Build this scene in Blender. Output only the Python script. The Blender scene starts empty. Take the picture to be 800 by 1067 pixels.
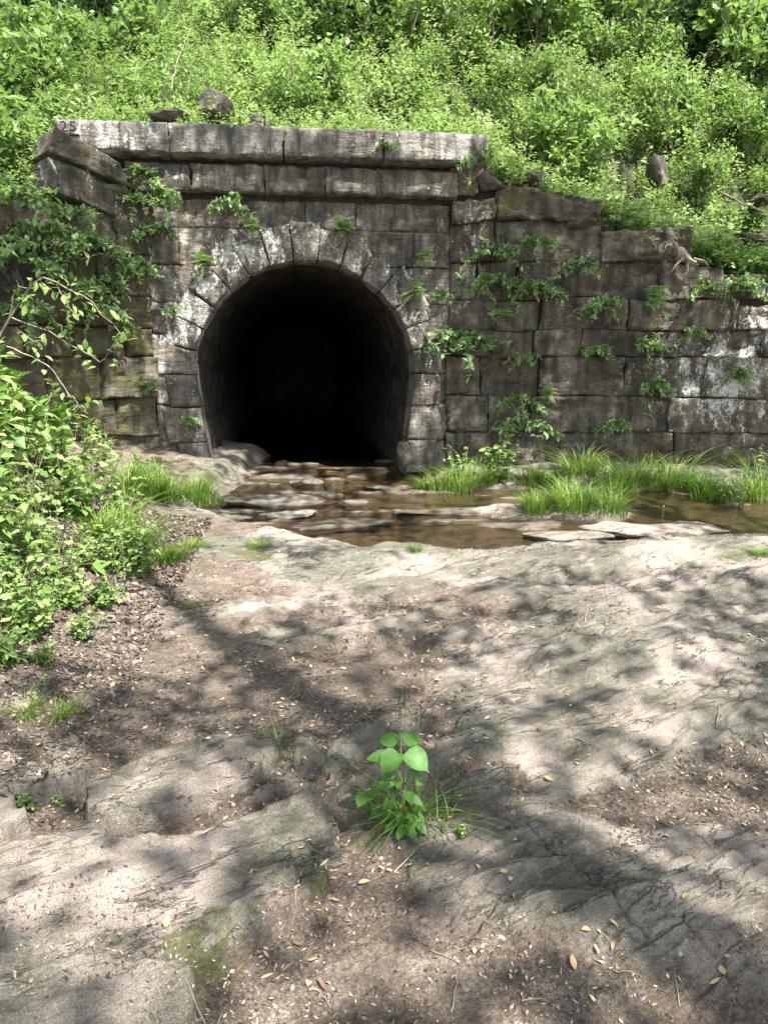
import bpy, math, random
import numpy as np
from math import radians, sin, cos, pi
rng = np.random.default_rng(7); random.seed(7)
SC = bpy.context.scene; COL = SC.collection

# ---------------------------------------------------------------- camera maths (used only to read positions off the place)
PITCH = radians(11.6); F = 770.0; EYE = np.array([0, 0, 1.95])
def ray(u, v):
    x = (u-400)/F; y = -(v-533.5)/F
    return np.array([x, cos(PITCH)+y*sin(PITCH), -sin(PITCH)+y*cos(PITCH)])
def onz(u, v, z):
    r = ray(u, v); return EYE+r*((z-EYE[2])/r[2])
def ony(u, v, Y):
    r = ray(u, v); return EYE+r*(Y/r[1])

# ---------------------------------------------------------------- noise
def _h(ix, iy, iz, seed):
    n = (ix*374761393 + iy*668265263 + iz*2147483647 + seed*974634777) & 0xFFFFFFFF
    n = ((n ^ (n >> 13))*1274126177) & 0xFFFFFFFF
    n = ((n ^ (n >> 16))*2246822519) & 0xFFFFFFFF
    return ((n ^ (n >> 15)) & 0xFFFFFF)/float(0xFFFFFF)
def vn(x, y, z=0.0, seed=0):
    x, y, z = np.broadcast_arrays(np.asarray(x, float), np.asarray(y, float), np.asarray(z, float))
    ix = np.floor(x).astype(np.int64); iy = np.floor(y).astype(np.int64); iz = np.floor(z).astype(np.int64)
    fx = x-ix; fy = y-iy; fz = z-iz
    fx = fx*fx*(3-2*fx); fy = fy*fy*(3-2*fy); fz = fz*fz*(3-2*fz)
    r = 0
    for a in (0, 1):
        for b in (0, 1):
            for c in (0, 1):
                w = (fx if a else 1-fx)*(fy if b else 1-fy)*(fz if c else 1-fz)
                r = r + w*_h(ix+a, iy+b, iz+c, seed)
    return r*2-1
def fbm(x, y, z=0.0, o=4, seed=0, g=.5):
    r = 0; a = 1; s = 0
    for i in range(o):
        r = r+a*vn(x*2.03**i+i*7.1, y*2.03**i, z*2.03**i, seed+i); s += a; a *= g
    return r/s
def ss(a, b, x):
    t = np.clip((x-a)/(b-a), 0, 1); return t*t*(3-2*t)

# ---------------------------------------------------------------- object helpers
def link(o, parent=None):
    COL.objects.link(o)
    if parent is not None: o.parent = parent
    return o
def tag(o, label=None, cat=None, group=None, kind=None):
    if label: o['label'] = label
    if cat: o['category'] = cat
    if group: o['group'] = group
    if kind: o['kind'] = kind
    return o
def empty(name, loc):
    o = bpy.data.objects.new(name, None); o.location = tuple(float(a) for a in loc); o.empty_display_size = .1
    return link(o)
class MB:
    def __init__(s): s.v = []; s.f = []; s.t = []; s.n = 0; s.at = {}
    def add(s, v, f, **at):
        v = np.asarray(v, float).reshape(-1, 3); f = np.asarray(f, np.int64).reshape(-1, 4)
        s.v.append(v); s.f.append(f+s.n)
        for k, a in at.items():
            s.at.setdefault(k, []).append((s.n, np.broadcast_to(np.asarray(a, float), (len(v),))))
        s.n += len(v)
    def mesh(s, name, mat, off=(0, 0, 0), smooth=False):
        V = np.concatenate(s.v)-np.asarray(off, float); Q = np.concatenate(s.f)
        me = bpy.data.meshes.new(name)
        me.vertices.add(len(V)); me.vertices.foreach_set('co', V.astype(np.float32).ravel())
        me.loops.add(len(Q)*4); me.loops.foreach_set('vertex_index', Q.astype(np.int32).ravel())
        me.polygons.add(len(Q)); me.polygons.foreach_set('loop_start', np.arange(0, len(Q)*4, 4, dtype=np.int32))
        me.polygons.foreach_set('loop_total', np.full(len(Q), 4, np.int32))
        me.polygons.foreach_set('use_smooth', np.full(len(Q), bool(smooth)))
        for k, L in s.at.items():
            A = np.zeros(len(V), np.float32)
            for st, a in L: A[st:st+len(a)] = a
            at = me.attributes.new(k, 'FLOAT', 'POINT'); at.data.foreach_set('value', A)
        me.update(calc_edges=True)
        if mat: me.materials.append(mat)
        return me
    def obj(s, name, mat, parent=None, smooth=False):
        off = parent.location if parent is not None and parent.type == 'EMPTY' else (0, 0, 0)
        if parent is not None and parent.type != 'EMPTY':
            p = parent; off = np.zeros(3)
            while p is not None: off = off+np.array(p.location); p = p.parent
        return link(bpy.data.objects.new(name, s.mesh(name, mat, off, smooth)), parent)
def gridq(nu, nv):          # nu x nv vertices, index i*nv+j
    i, j = np.meshgrid(np.arange(nu-1), np.arange(nv-1), indexing='ij'); a = (i*nv+j).ravel()
    return np.stack([a, a+nv, a+nv+1, a+1], 1)
def recentre(o):
    """top-level mesh: move its origin to the base of its own shape"""
    me = o.data; n = len(me.vertices); c = np.zeros(n*3, np.float32); me.vertices.foreach_get('co', c); c = c.reshape(-1, 3)
    b = np.array([c[:, 0].mean(), c[:, 1].mean(), c[:, 2].min()], np.float32)
    me.vertices.foreach_set('co', (c-b).ravel()); o.location = tuple(float(x) for x in b); me.update(); return o

# ---------------------------------------------------------------- materials
class NT:
    def __init__(s, name):
        s.m = bpy.data.materials.new(name); s.m.use_nodes = True; s.t = s.m.node_tree; s.t.nodes.clear()
        s.out = s.n('ShaderNodeOutputMaterial')
    def n(s, t, **kw):
        nd = s.t.nodes.new(t)
        for k, v in kw.items(): setattr(nd, k, v)
        return nd
    def set(s, sock, v):
        if hasattr(v, 'is_output'): s.t.links.new(v, sock)
        elif v is not None:
            if isinstance(v, tuple) and len(v) == 3 and sock.type == 'RGBA': v = v+(1,)
            sock.default_value = v
    def math(s, op, a, b=None, clamp=False):
        nd = s.n('ShaderNodeMath', operation=op, use_clamp=clamp); s.set(nd.inputs[0], a)
        if b is not None: s.set(nd.inputs[1], b)
        return nd.outputs[0]
    def pos(s, sx=1, sy=1, sz=1, rz=0):
        g = s.n('ShaderNodeNewGeometry'); m = s.n('ShaderNodeMapping'); s.t.links.new(g.outputs['Position'], m.inputs[0])
        m.inputs['Rotation'].default_value = (0, 0, rz); 
        m2 = s.n('ShaderNodeVectorMath', operation='MULTIPLY'); s.t.links.new(m.outputs[0], m2.inputs[0]); m2.inputs[1].default_value = (sx, sy, sz)
        return m2.outputs[0]
    def noise(s, v, sc, det=4, rough=.55, dist=0.0):
        nd = s.n('ShaderNodeTexNoise'); s.set(nd.inputs['Vector'], v); nd.inputs['Scale'].default_value = sc
        nd.inputs['Detail'].default_value = det; nd.inputs['Roughness'].default_value = rough; nd.inputs['Distortion'].default_value = dist
        return nd.outputs['Fac']
    def voro(s, v, sc, feat='F1'):
        nd = s.n('ShaderNodeTexVoronoi', feature=feat); s.set(nd.inputs['Vector'], v); nd.inputs['Scale'].default_value = sc; return nd.outputs['Distance']
    def ramp(s, f, stops):
        nd = s.n('ShaderNodeValToRGB'); s.set(nd.inputs[0], f); e = nd.color_ramp.elements
        while len(e) > 1: e.remove(e[-1])
        for i, (p, c) in enumerate(stops):
            if not isinstance(c, tuple): c = (c, c, c)
            x = e[0] if i == 0 else e.new(p)
            x.position = p; x.color = c+(1,)
        return nd.outputs[0]
    def rng(s, f, a, b, c=0.0, d=1.0):
        nd = s.n('ShaderNodeMapRange', clamp=True); s.set(nd.inputs[0], f)
        for i, x in enumerate((a, b, c, d)): nd.inputs[i+1].default_value = x
        return nd.outputs[0]
    def mix(s, f, a, b, mode='MIX'):
        nd = s.n('ShaderNodeMix', data_type='RGBA', blend_type=mode); s.set(nd.inputs[0], f); s.set(nd.inputs[6], a); s.set(nd.inputs[7], b); return nd.outputs[2]
    def attr(s, k): return s.n('ShaderNodeAttribute', attribute_name=k).outputs['Fac']
    def bump(s, h, st, dist, nrm=None):
        nd = s.n('ShaderNodeBump'); s.set(nd.inputs['Height'], h); nd.inputs['Strength'].default_value = st; nd.inputs['Distance'].default_value = dist
        if nrm is not None: s.t.links.new(nrm, nd.inputs['Normal'])
        return nd.outputs[0]
    def pbr(s, col, rough, nrm=None, spec=.4):
        p = s.n('ShaderNodeBsdfPrincipled'); s.set(p.inputs['Base Color'], col); s.set(p.inputs['Roughness'], rough)
        p.inputs['Specular IOR Level'].default_value = spec
        if nrm is not None: s.t.links.new(nrm, p.inputs['Normal'])
        return p.outputs[0]
    def done(s, sh): s.t.links.new(sh, s.out.inputs['Surface']); return s.m

def leaf_mat(name, dark, mid, light, trans=.4, gloss=.45):
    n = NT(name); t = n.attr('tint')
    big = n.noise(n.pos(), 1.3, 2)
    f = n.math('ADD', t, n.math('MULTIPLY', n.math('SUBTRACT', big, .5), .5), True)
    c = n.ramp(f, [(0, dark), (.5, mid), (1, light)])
    p = n.pbr(c, gloss, spec=.35)
    tr = n.n('ShaderNodeBsdfTranslucent'); n.set(tr.inputs[0], n.mix(.5, c, (mid[0]*2.0, mid[1]*1.9, mid[2]*1.0)))
    mx = n.n('ShaderNodeMixShader'); mx.inputs[0].default_value = trans
    n.t.links.new(p, mx.inputs[1]); n.t.links.new(tr.outputs[0], mx.inputs[2])
    return n.done(mx.outputs[0])
M = {}
M['hill_leaf'] = leaf_mat('hillside_foliage', (.045, .09, .03), (.17, .275, .08), (.44, .53, .25), .42)
M['dark_leaf'] = leaf_mat('shade_toned_foliage', (.018, .040, .015), (.045, .09, .026), (.10, .17, .05), .3)  # leaf colour darkened to stand in for shade under the trees
M['bank_leaf'] = leaf_mat('bank_foliage', (.045, .10, .03), (.165, .27, .07), (.42, .51, .21), .40)
M['wall_leaf'] = leaf_mat('wall_plant_foliage', (.08, .14, .05), (.19, .30, .11), (.36, .47, .24), .38)
M['fern'] = leaf_mat('fern_foliage', (.05, .13, .02), (.13, .27, .04), (.24, .40, .07), .4)
M['grass'] = leaf_mat('grass_blades', (.045, .085, .018), (.13, .23, .04), (.34, .42, .11), .4)
M['canopy'] = leaf_mat('canopy_foliage', (.05, .11, .025), (.08, .17, .03), (.12, .22, .04), .3)
n = NT('seedling_leaf'); P = n.pos()
c_ = n.ramp(n.noise(P, 40, 5, .7), [(.3, (.045, .12, .022)), (.6, (.085, .20, .035)), (.8, (.15, .27, .06))]); c_ = n.mix(n.rng(n.noise(P, 95, 3), .66, .7, 0, .7), c_, (.22, .20, .06))
p_ = n.pbr(c_, .5, n.bump(n.noise(P, 160, 4), .5, .003), .35); t_ = n.n('ShaderNodeBsdfTranslucent'); t_.inputs[0].default_value = (.14, .34, .03, 1); x_ = n.n('ShaderNodeMixShader'); x_.inputs[0].default_value = .3
n.t.links.new(p_, x_.inputs[1]); n.t.links.new(t_.outputs[0], x_.inputs[2]); M['seedling'] = n.done(x_.outputs[0])
n = NT('stem'); M['stem'] = n.done(n.pbr(n.ramp(n.noise(n.pos(), 20), [(.3, (.10, .12, .04)), (.7, (.20, .19, .09))]), .7))
n = NT('dry_stem'); M['twig'] = n.done(n.pbr(n.ramp(n.noise(n.pos(), 14), [(.3, (.10, .075, .055)), (.7, (.30, .25, .20))]), .85))
n = NT('bark'); P = n.pos(1, 1, .25)
M['bark'] = n.done(n.pbr(n.ramp(n.noise(P, 16, 6, .7), [(.3, (.04, .033, .026)), (.55, (.13, .11, .09)), (.75, (.24, .22, .18))]), .9, n.bump(n.noise(P, 25, 5, .7), .8, .02)))

STRIKE = radians(28)
def masonry(name, dark, mid, light, mossc=(.055, .06, .018)):
    n = NT(name); P = n.pos(); Pv = n.pos(1, 1, .16); Ph = n.pos(.5, .5, 2.2)
    c = n.ramp(n.noise(P, 2.6, 6, .65, .6), [(.28, dark), (.5, mid), (.74, light)])
    c = n.mix(1, c, n.ramp(n.attr('rnd'), [(0, .78), (1, 1.2)]), 'MULTIPLY')
    c = n.mix(1, c, n.ramp(n.noise(P, .9, 3, .6), [(.35, .6), (.65, 1.25)]), 'MULTIPLY')
    c = n.mix(n.rng(n.noise(P, 2.5, 6, .65), .48, .68, 0, .5), c, (.27, .185, .105))
    c = n.mix(n.rng(n.noise(Ph, 11, 5, .7), .5, .75, 0, .55), c, (.045, .04, .035))
    c = n.mix(n.rng(n.noise(P, 34, 5, .7), .36, .6, .55, 0), c, (.03, .027, .022))
    st = n.rng(n.noise(Pv, 7, 5, .65), .42, .66)                              # dark water stains running down
    c = n.mix(n.math('MULTIPLY', st, .85), c, (.030, .024, .018))
    c = n.mix(n.rng(n.noise(n.pos(1, 1, .5), 1.6, 6, .7), .54, .64, 0, .5), c, (.04, .033, .024))
    w = n.math('ADD', n.noise(n.pos(1, 1, .45), 5.0, 6, .72, .5), n.math('MULTIPLY', n.math('SUBTRACT', n.attr('white'), .5), .42))
    w2 = n.noise(P, 28, 4, .7)
    w = n.rng(n.math('ADD', w, n.math('MULTIPLY', n.math('SUBTRACT', w2, .5), .35)), .55, .64, 0, .92)
    c = n.mix(w, c, n.ramp(n.noise(P, 14), [(.35, (.38, .37, .34)), (.7, (.72, .70, .66))]))
    lw = n.math('MULTIPLY', n.rng(n.math('ADD', n.voro(P, 11), n.math('MULTIPLY', n.noise(P, 30, 4, .7), .35)), .26, .40, 1, 0), n.rng(n.math('ADD', n.noise(P, 2.2, 4), n.math('MULTIPLY', n.attr('white'), .24)), .62, .72))
    c = n.mix(n.math('MULTIPLY', lw, .8), c, (.50, .52, .46))                  # lichen spots
    ms = n.rng(n.math('ADD', n.noise(P, 3.4, 5, .65), n.math('MULTIPLY', n.math('SUBTRACT', n.attr('moss'), .5), .5)), .52, .68, 0, .8)
    c = n.mix(ms, c, n.ramp(n.noise(P, 40), [(.3, mossc), (.7, (.13, .12, .035))]))
    h = n.math('ADD', n.noise(P, 22, 7, .72), n.math('MULTIPLY', n.noise(Ph, 9, 4, .6), 1.2))
    h = n.math('ADD', h, n.math('MULTIPLY', n.rng(n.voro(P, 26), 0, .25), .35))
    return n.done(n.pbr(c, n.rng(ms, 0, 1, .78, .95), n.bump(h, .9, .035), .3))
M['portal'] = masonry('portal_stone', (.075, .068, .056), (.24, .218, .186), (.50, .46, .40))
M['coping'] = masonry('coping_stone', (.20, .185, .16), (.33, .31, .275), (.46, .44, .40))
M['wingR'] = masonry('brown_wall_stone', (.055, .047, .036), (.165, .145, .112), (.38, .34, .275))
M['wingL'] = masonry('mossy_wall_stone', (.042, .042, .028), (.11, .104, .07), (.26, .24, .18), (.06, .07, .018))
n = NT('deep_joint'); M['core'] = n.done(n.pbr(n.ramp(n.noise(n.pos(), 9), [(.3, (.02, .017, .013)), (.7, (.05, .045, .035))]), .95))
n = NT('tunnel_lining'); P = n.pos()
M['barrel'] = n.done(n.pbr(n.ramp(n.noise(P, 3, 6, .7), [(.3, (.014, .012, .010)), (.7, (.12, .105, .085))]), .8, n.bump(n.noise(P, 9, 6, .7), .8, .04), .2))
n = NT('carved_paint'); M['carve'] = n.done(n.pbr((.012, .011, .01), .9))

def rockmat(name, wetty=False):
    n = NT(name); P = n.pos(); S = n.pos(1, 3.6, 3.4, -STRIKE); S2 = n.pos(.5, 2.2, 2, -STRIKE)
    c = n.ramp(n.noise(S, 3.0, 8, .62, .35), [(.28, (.085, .080, .056)), (.47, (.165, .148, .11)), (.62, (.27, .237, .185)), (.8, (.46, .40, .33))])
    c = n.mix(n.rng(n.noise(n.pos(.55, 3.4, 3, -STRIKE), 3.2, 7, .68, .3), .44, .58, .72, 0), c, (.085, .083, .062))
    c = n.mix(n.rng(n.noise(n.pos(.5, 5, 4, -STRIKE), 5.5, 7, .7, .2), .54, .68, 0, .6), c, (.47, .42, .36))
    c = n.mix(n.rng(n.noise(S, 14, 6, .72), .38, .56, .65, 0), c, (.075, .07, .055))
    c = n.mix(n.rng(n.noise(P, 1.7, 4), .42, .62, 0, .6), c, (.17, .175, .125))
    c = n.mix(n.rng(n.noise(P, 45, 5, .75), .52, .70, 0, .55), c, (.40, .37, .32))
    c = n.mix(n.rng(n.noise(P, 130, 4, .75), .34, .52, .6, 0), c, (.055, .048, .038))
    c = n.mix(n.rng(n.noise(P, 4.5, 7, .75), .52, .64, 0, .6), c, n.ramp(n.noise(P, 30, 4, .7), [(.35, (.10, .078, .06)), (.7, (.33, .27, .225))]))
    c = n.mix(n.rng(n.noise(P, 1.3, 4, .6), .46, .66, 0, .6), c, (.50, .415, .36))
    a1 = n.math('ABSOLUTE', n.math('SUBTRACT', n.noise(S2, 2.6, 7, .6, .4), .5)); crk = n.rng(a1, .0, .011, 1, 0)
    crk = n.math('MULTIPLY', crk, n.rng(n.noise(P, 3, 3), .42, .55))
    c = n.mix(n.math('MULTIPLY', crk, .6), c, (.04, .033, .025))
    soil = n.attr('soil')
    sf = n.rng(n.math('ADD', soil, n.math('MULTIPLY', n.math('SUBTRACT', n.noise(P, 9, 6, .75), .5), .9)), .42, .62)
    sc = n.ramp(n.noise(P, 5, 8, .78), [(.3, (.115, .088, .064)), (.5, (.27, .212, .160)), (.70, (.53, .44, .355))])
    sc = n.mix(n.rng(n.noise(P, 60, 5, .75), .35, .62, .75, 0), sc, (.045, .032, .024))
    sc = n.mix(n.rng(n.voro(P, 75), .1, .22, .6, 0), sc, (.36, .28, .22))
    c = n.mix(sf, c, sc)
    gr = n.noise(P, 230, 4, .85); c = n.mix(1, c, n.ramp(gr, [(.34, (.32, .30, .28)), (.5, (1, 1, 1)), (.66, (1.6, 1.55, 1.5))]), 'MULTIPLY')
    pb = n.rng(n.voro(P, 130), .08, .2, 1, 0); c = n.mix(n.math('MULTIPLY', n.math('MULTIPLY', pb, sf), n.rng(n.noise(P, 37, 2), .58, .66)), c, (.42, .34, .28))
    mo = n.rng(n.math('ADD', n.attr('moss'), n.math('MULTIPLY', n.math('SUBTRACT', n.noise(P, 16, 6, .75), .5), 1.1)), .55, .75, 0, .85)
    c = n.mix(mo, c, n.ramp(n.noise(P, 70, 3), [(.3, (.045, .05, .016)), (.7, (.14, .15, .045))]))
    wet = n.attr('wet')
    c = n.mix(wet, c, n.mix(.6, c, (.115, .088, .058), 'MIX'))
    h = n.math('ADD', n.math('SUBTRACT', n.math('MULTIPLY', n.noise(S, 9, 8, .7), 1.0), n.math('MULTIPLY', crk, .6)), n.math('MULTIPLY', n.math('ADD', n.noise(P, 75, 7, .8), n.math('MULTIPLY', gr, .4)), n.math('ADD', .42, n.math('MULTIPLY', sf, .5))))
    return n.done(n.pbr(c, n.rng(wet, 0, 1, .85, .35), n.bump(h, .95, .024), .35))
M['ground'] = rockmat('bedrock_and_dirt')
n = NT('hill_soil'); P = n.pos()
M['hill'] = n.done(n.pbr(n.ramp(n.noise(P, 4, 6, .7), [(.3, (.02, .02, .010)), (.6, (.045, .05, .022)), (.8, (.09, .08, .05))]), .95, n.bump(n.noise(P, 12, 6, .7), .8, .05)))
n = NT('boulder_stone'); P = n.pos()
bc = n.ramp(n.noise(P, 3.5, 7, .65, .5), [(.3, (.025, .022, .017)), (.52, (.08, .07, .055)), (.75, (.24, .215, .18))])
bc = n.mix(n.rng(n.noise(P, 7, 5, .7), .52, .7, 0, .7), bc, (.08, .09, .03))
M['boulder'] = n.done(n.pbr(bc, .88, n.bump(n.noise(P, 15, 7, .72), .9, .04)))
n = NT('litter'); M['litter'] = n.done(n.pbr(n.ramp(n.attr('tint'), [(0, (.045, .035, .027)), (.35, (.13, .098, .075)), (.6, (.27, .215, .175)), (.8, (.40, .34, .27)), (1, (.50, .42, .22))]), .7))
n = NT('yellow_leaf'); M['yleaf'] = n.done(n.pbr(n.ramp(n.attr('tint'), [(0, (.13, .07, .04)), (.4, (.32, .21, .10)), (1, (.56, .48, .27))]), .6))
n = NT('creek_water'); P = n.pos(1, 1.8, 1)
bp = n.bump(n.math('ADD', n.noise(P, 5, 4, .6, 1.0), n.math('MULTIPLY', n.noise(P, 22, 3), .3)), .35, .05)
gl = n.n('ShaderNodeBsdfGlossy'); gl.inputs['Roughness'].default_value = .04; n.t.links.new(bp, gl.inputs['Normal'])
tr = n.n('ShaderNodeBsdfTransparent'); tr.inputs[0].default_value = (.70, .63, .50, 1)
fr = n.n('ShaderNodeFresnel'); fr.inputs[0].default_value = 1.34; n.t.links.new(bp, fr.inputs['Normal'])
mx = n.n('ShaderNodeMixShader'); n.t.links.new(fr.outputs[0], mx.inputs[0]); n.t.links.new(tr.outputs[0], mx.inputs[1]); n.t.links.new(gl.outputs[0], mx.inputs[2])
M['water'] = n.done(mx.outputs[0])

# ---------------------------------------------------------------- ground height
cs, sn = cos(STRIKE), sin(STRIKE)
def shore(x):
    return 7.1+.22*vn(x*1.1, 3.3, 0, 5)+np.where(x < -.2, (-.2-x)*.95, 0)+np.where(x > 3, (x-3)*.2, 0)
SUNNYROCK = []
def pix_ell(x, y, lst, z=.33):
    """soft membership of ground points in ellipses read off as positions on the ground"""
    r = np.zeros(np.shape(x))
    for (u, v, ru, rv, w) in lst:
        c = onz(u, v, z); a = onz(u+ru, v, z)-c; b = onz(u, v-rv, z)-c
        d = ((x-c[0])/a[0])**2+((y-c[1]-0)/b[1])**2 if True else 0
        d = (((x-c[0])-b[0]/b[1]*(y-c[1]))/a[0])**2+((y-c[1])/b[1])**2
        r = r+w*np.exp(-d*.9)
    return r
SOIL = [(330, 960, 40, 60, .9), (230, 1040, 60, 30, .9), (400, 900, 40, 40, .7), (460, 1020, 80, 50, .5), (350, 690, 140, 40, .55), (500, 630, 110, 25, .6), (330, 720, 130, 35, .5), (160, 700, 120, 60, .5), (600, 830, 120, 22, .65), (430, 780, 60, 20, .3),
        (760, 780, 70, 30, .5), (520, 1010, 120, 60, .8), (370, 960, 60, 60, .9), (300, 1040, 120, 40, .9), (190, 850, 90, 15, .5), (640, 900, 60, 22, .5), (740, 960, 50, 50, .3),
        (60, 780, 70, 20, .5), (250, 590, 120, 22, .45), (720, 830, 90, 25, .45), (210, 538, 60, 8, .9), (560, 1040, 120, 25, .3),
        (560, 910, 110, 55, -.6), (700, 620, 110, 40, -.6), (480, 700, 70, 18, -.5), (330, 780, 80, 15, -.4), (620, 700, 90, 30, -.4), (740, 920, 40, 60, -.4), (350, 580, 60, 14, -.5), (700, 720, 60, 40, -.4)]
def base(x, y):
    z = .33-.03*np.clip(y-3, 0, 4)+.05*fbm(x*.5, y*.5, 0, 3, 11)
    z = z+.22*np.exp(-(((x-3.3)/1.7)**2+((y-5.9)/1.0)**2))
    z = z+.10*np.exp(-(((x-1.7)/1.0)**2+((y-4.6)/.7)**2))+.09*np.exp(-(((x-1.6)/.55)**2+((y-3.3)/.45)**2))+.07*np.exp(-(((x-.42)/.3)**2+((y-2.05)/.4)**2))
    return z
def G(x, y, fine=True):
    x = np.asarray(x, float); y = np.asarray(y, float)
    p = cs*x+sn*y; q = -sn*x+cs*y
    w = fbm(p*.7, q*1.3, 0, 3, 21)
    z = base(x, y)
    s1 = q*1.15+w*.9; s2 = q*3.7+w*2.2+vn(p*1.5, q*2, 0, 4)*.5
    saw = lambda s: (lambda f: np.where(f < .86, f/.86, (1-f)/.14))(s-np.floor(s))
    sm_ = soilmask(x, y); rocky = 1-np.clip(sm_, 0, 1)*.8; z = z-(.022+.02*ss(3.0, 4.0, y))*ss(.42, .62, sm_+.10*vn(x*9, y*9, 0, 19)+.2*fbm(p*3, q*8, 0, 3, 22))*ss(7.0, 6.0, y)
    nr = ss(3.0, 2.2, y)*ss(.1, -.3, x); z = z-.012*nr
    z = z+rocky*(.060*(saw(s1)-.5)+.030*(saw(s2)-.5)*ss(-.3, .4, vn(p*.9, q*1.5, 0, 9)))
    ck = np.abs(fbm(p*1.1, q*4.2, 0, 4, 24)); ck2 = np.abs(fbm(p*3.4, q*2.0, 4, 4, 25)); z = z-rocky*(.022*ss(.035, .0, ck)*ss(-.1, .2, vn(p*1.4, q*1.4, 0, 26))+.014*ss(.022, 0, ck2)*ss(.0, .3, vn(p*1.1, q*1.1, 5, 27)))*ss(7.5, 6, y)
    tr_ = fbm(p*1.3, q*3.4, 2, 4, 28)*5; z = z+rocky*.016*(np.floor(tr_)+ss(.8, 1, tr_-np.floor(tr_)))*ss(7.5, 6.5, y)
    if fine:
        z = z+rocky*(.012*(saw(q*13+w*7+vn(p*3, q*6, 0, 31))-.5)+.010*fbm(p*5, q*20, 0, 3, 15))+.011*fbm(x*14, y*14, 0, 5, 16, .65)
    sh = shore(x)
    cr = ss(-.35, .45, y-sh)                                            # down into the creek bed
    bed = -.065+.13*fbm(x*1.0+y*.4, y*2.2, 0, 4, 33)+.05*fbm(x*3, y*6, 0, 3, 34)*ss(2.5, .5, x)
    bankR = ss(10.9, 11.8, y)*ss(.6, 1.3, x)
    isl = np.exp(-(((x-2.3)/1.05)**2+((y-9.4)/.55)**2))
    bed = bed+.24*bankR+.20*isl
    bed = np.where((x < -2.2) & (y > 9), bed+.3*ss(-2.25, -2.75, x), bed)
    z = z*(1-cr)+bed*cr
    xl = -1.75-.13*(y-3.4)
    d = xl-x+.15*vn(x*2, y*2, 0, 17)
    bk = np.log1p(np.exp(np.clip(d*5, -20, 20)))/5*.72
    bk = np.minimum(bk, 3.0)*(1-.62*ss(7.5, 10.5, y))
    bk = bk*ss(-1.0, 1.5, y)+0
    z = z+bk*(1+.06*fbm(x*3, y*3, 0, 3, 18))
    return z
def slab_near(x, y):
    m = np.full(np.shape(x), -9.0); near = (y < 3.6) & (np.abs(x) < 3)
    if not np.any(near): return m
    xs_, ys_ = (x[near], y[near]) if np.ndim(x) else (x, y)
    b = np.full(np.shape(xs_), -9.0)
    for S in SLABS: b = np.maximum(b, poly_sd(xs_, ys_, np.array([onz(u, v, S['z'])[:2] for u, v in S['pix']])))
    if np.ndim(x): m[near] = b; return m
    return b
def soilmask(x, y):
    x = np.asarray(x, float); y = np.asarray(y, float)
    p = cs*x+sn*y; q = -sn*x+cs*y
    m = .28+.55*fbm(p*.8, q*2.0, 0, 4, 41)+pix_ell(x, y, SOIL)
    xl = -1.75-.13*(y-3.4); m = m+ss(-.1, .5, xl-x)*1.2
    sn_ = slab_near(x, y); m = m+.5*ss(-.14, -.02, sn_+.05*fbm(x*7, y*7, 0, 2, 23))
    return m

# slabs of schist lying on the ground: outline in plan
def poly_sd(x, y, P):
    d = np.full(np.shape(x), 1e9); inside = np.zeros(np.shape(x), bool); n = len(P)
    for i in range(n):
        a = P[i]; b = P[(i+1) % n]; e = b-a
        t = np.clip(((x-a[0])*e[0]+(y-a[1])*e[1])/(e@e), 0, 1)
        d = np.minimum(d, np.hypot(x-a[0]-t*e[0], y-a[1]-t*e[1]))
        c = ((a[1] > y) != (b[1] > y)) & (x < (b[0]-a[0])*(y-a[1])/(b[1]-a[1]+1e-12)+a[0])
        inside ^= c
    return np.where(inside, d, -d)
SLABS = [
 dict(pix=[(-140, 905), (0, 872), (70, 852), (165, 852), (250, 832), (322, 808), (345, 832), (356, 862), (338, 892), (284, 938), (246, 962), (203, 992), (196, 1018), (150, 1050), (112, 1075), (-120, 1150)],
      z=.385, th=.075, tilt=(.035, -.05), label='largest layered grey rock slab, filling the bottom left corner of the picture'),
 dict(pix=[(82, 842), (92, 812), (150, 782), (235, 752), (278, 757), (287, 772), (262, 796), (225, 815), (160, 838), (112, 850)],
      z=.385, th=.055, tilt=(.02, -.02), label='pale elongated rock slab behind the largest slab, its broken end beside a grass tuft'),
 dict(pix=[(452, 832), (470, 808), (500, 797), (536, 798), (534, 815), (505, 834), (470, 848)],
      z=.36, th=.06, tilt=(.0, .03), label='small wedge shaped rock slab just right of the broad leaved plant'),
 dict(pix=[(44, 768), (60, 757), (86, 757), (91, 768), (76, 778), (52, 779)],
      z=.36, th=.03, tilt=(0, 0), label='small flat grey stone lying in leaf litter at the left edge'),
 dict(pix=[(-40, 815), (0, 783), (50, 779), (92, 790), (80, 812), (40, 822), (0, 832)],
      z=.37, th=.035, tilt=(.01, 0), label='low flat rock slab at left edge between the small flat stone and the leafy weed'),
 dict(pix=[(-60, 870), (-10, 832), (14, 828), (26, 846), (12, 866), (-20, 880)],
      z=.38, th=.07, tilt=(0, 0), label='chunky grey rock cut by the left edge above the largest slab'),
 dict(pix=[(330, 790), (345, 764), (390, 742), (440, 733), (452, 742), (410, 760), (372, 776), (345, 800)],
      z=.36, th=.055, tilt=(.01, .0), label='thin rock ledge behind the broad leaved plant'),
]
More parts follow.
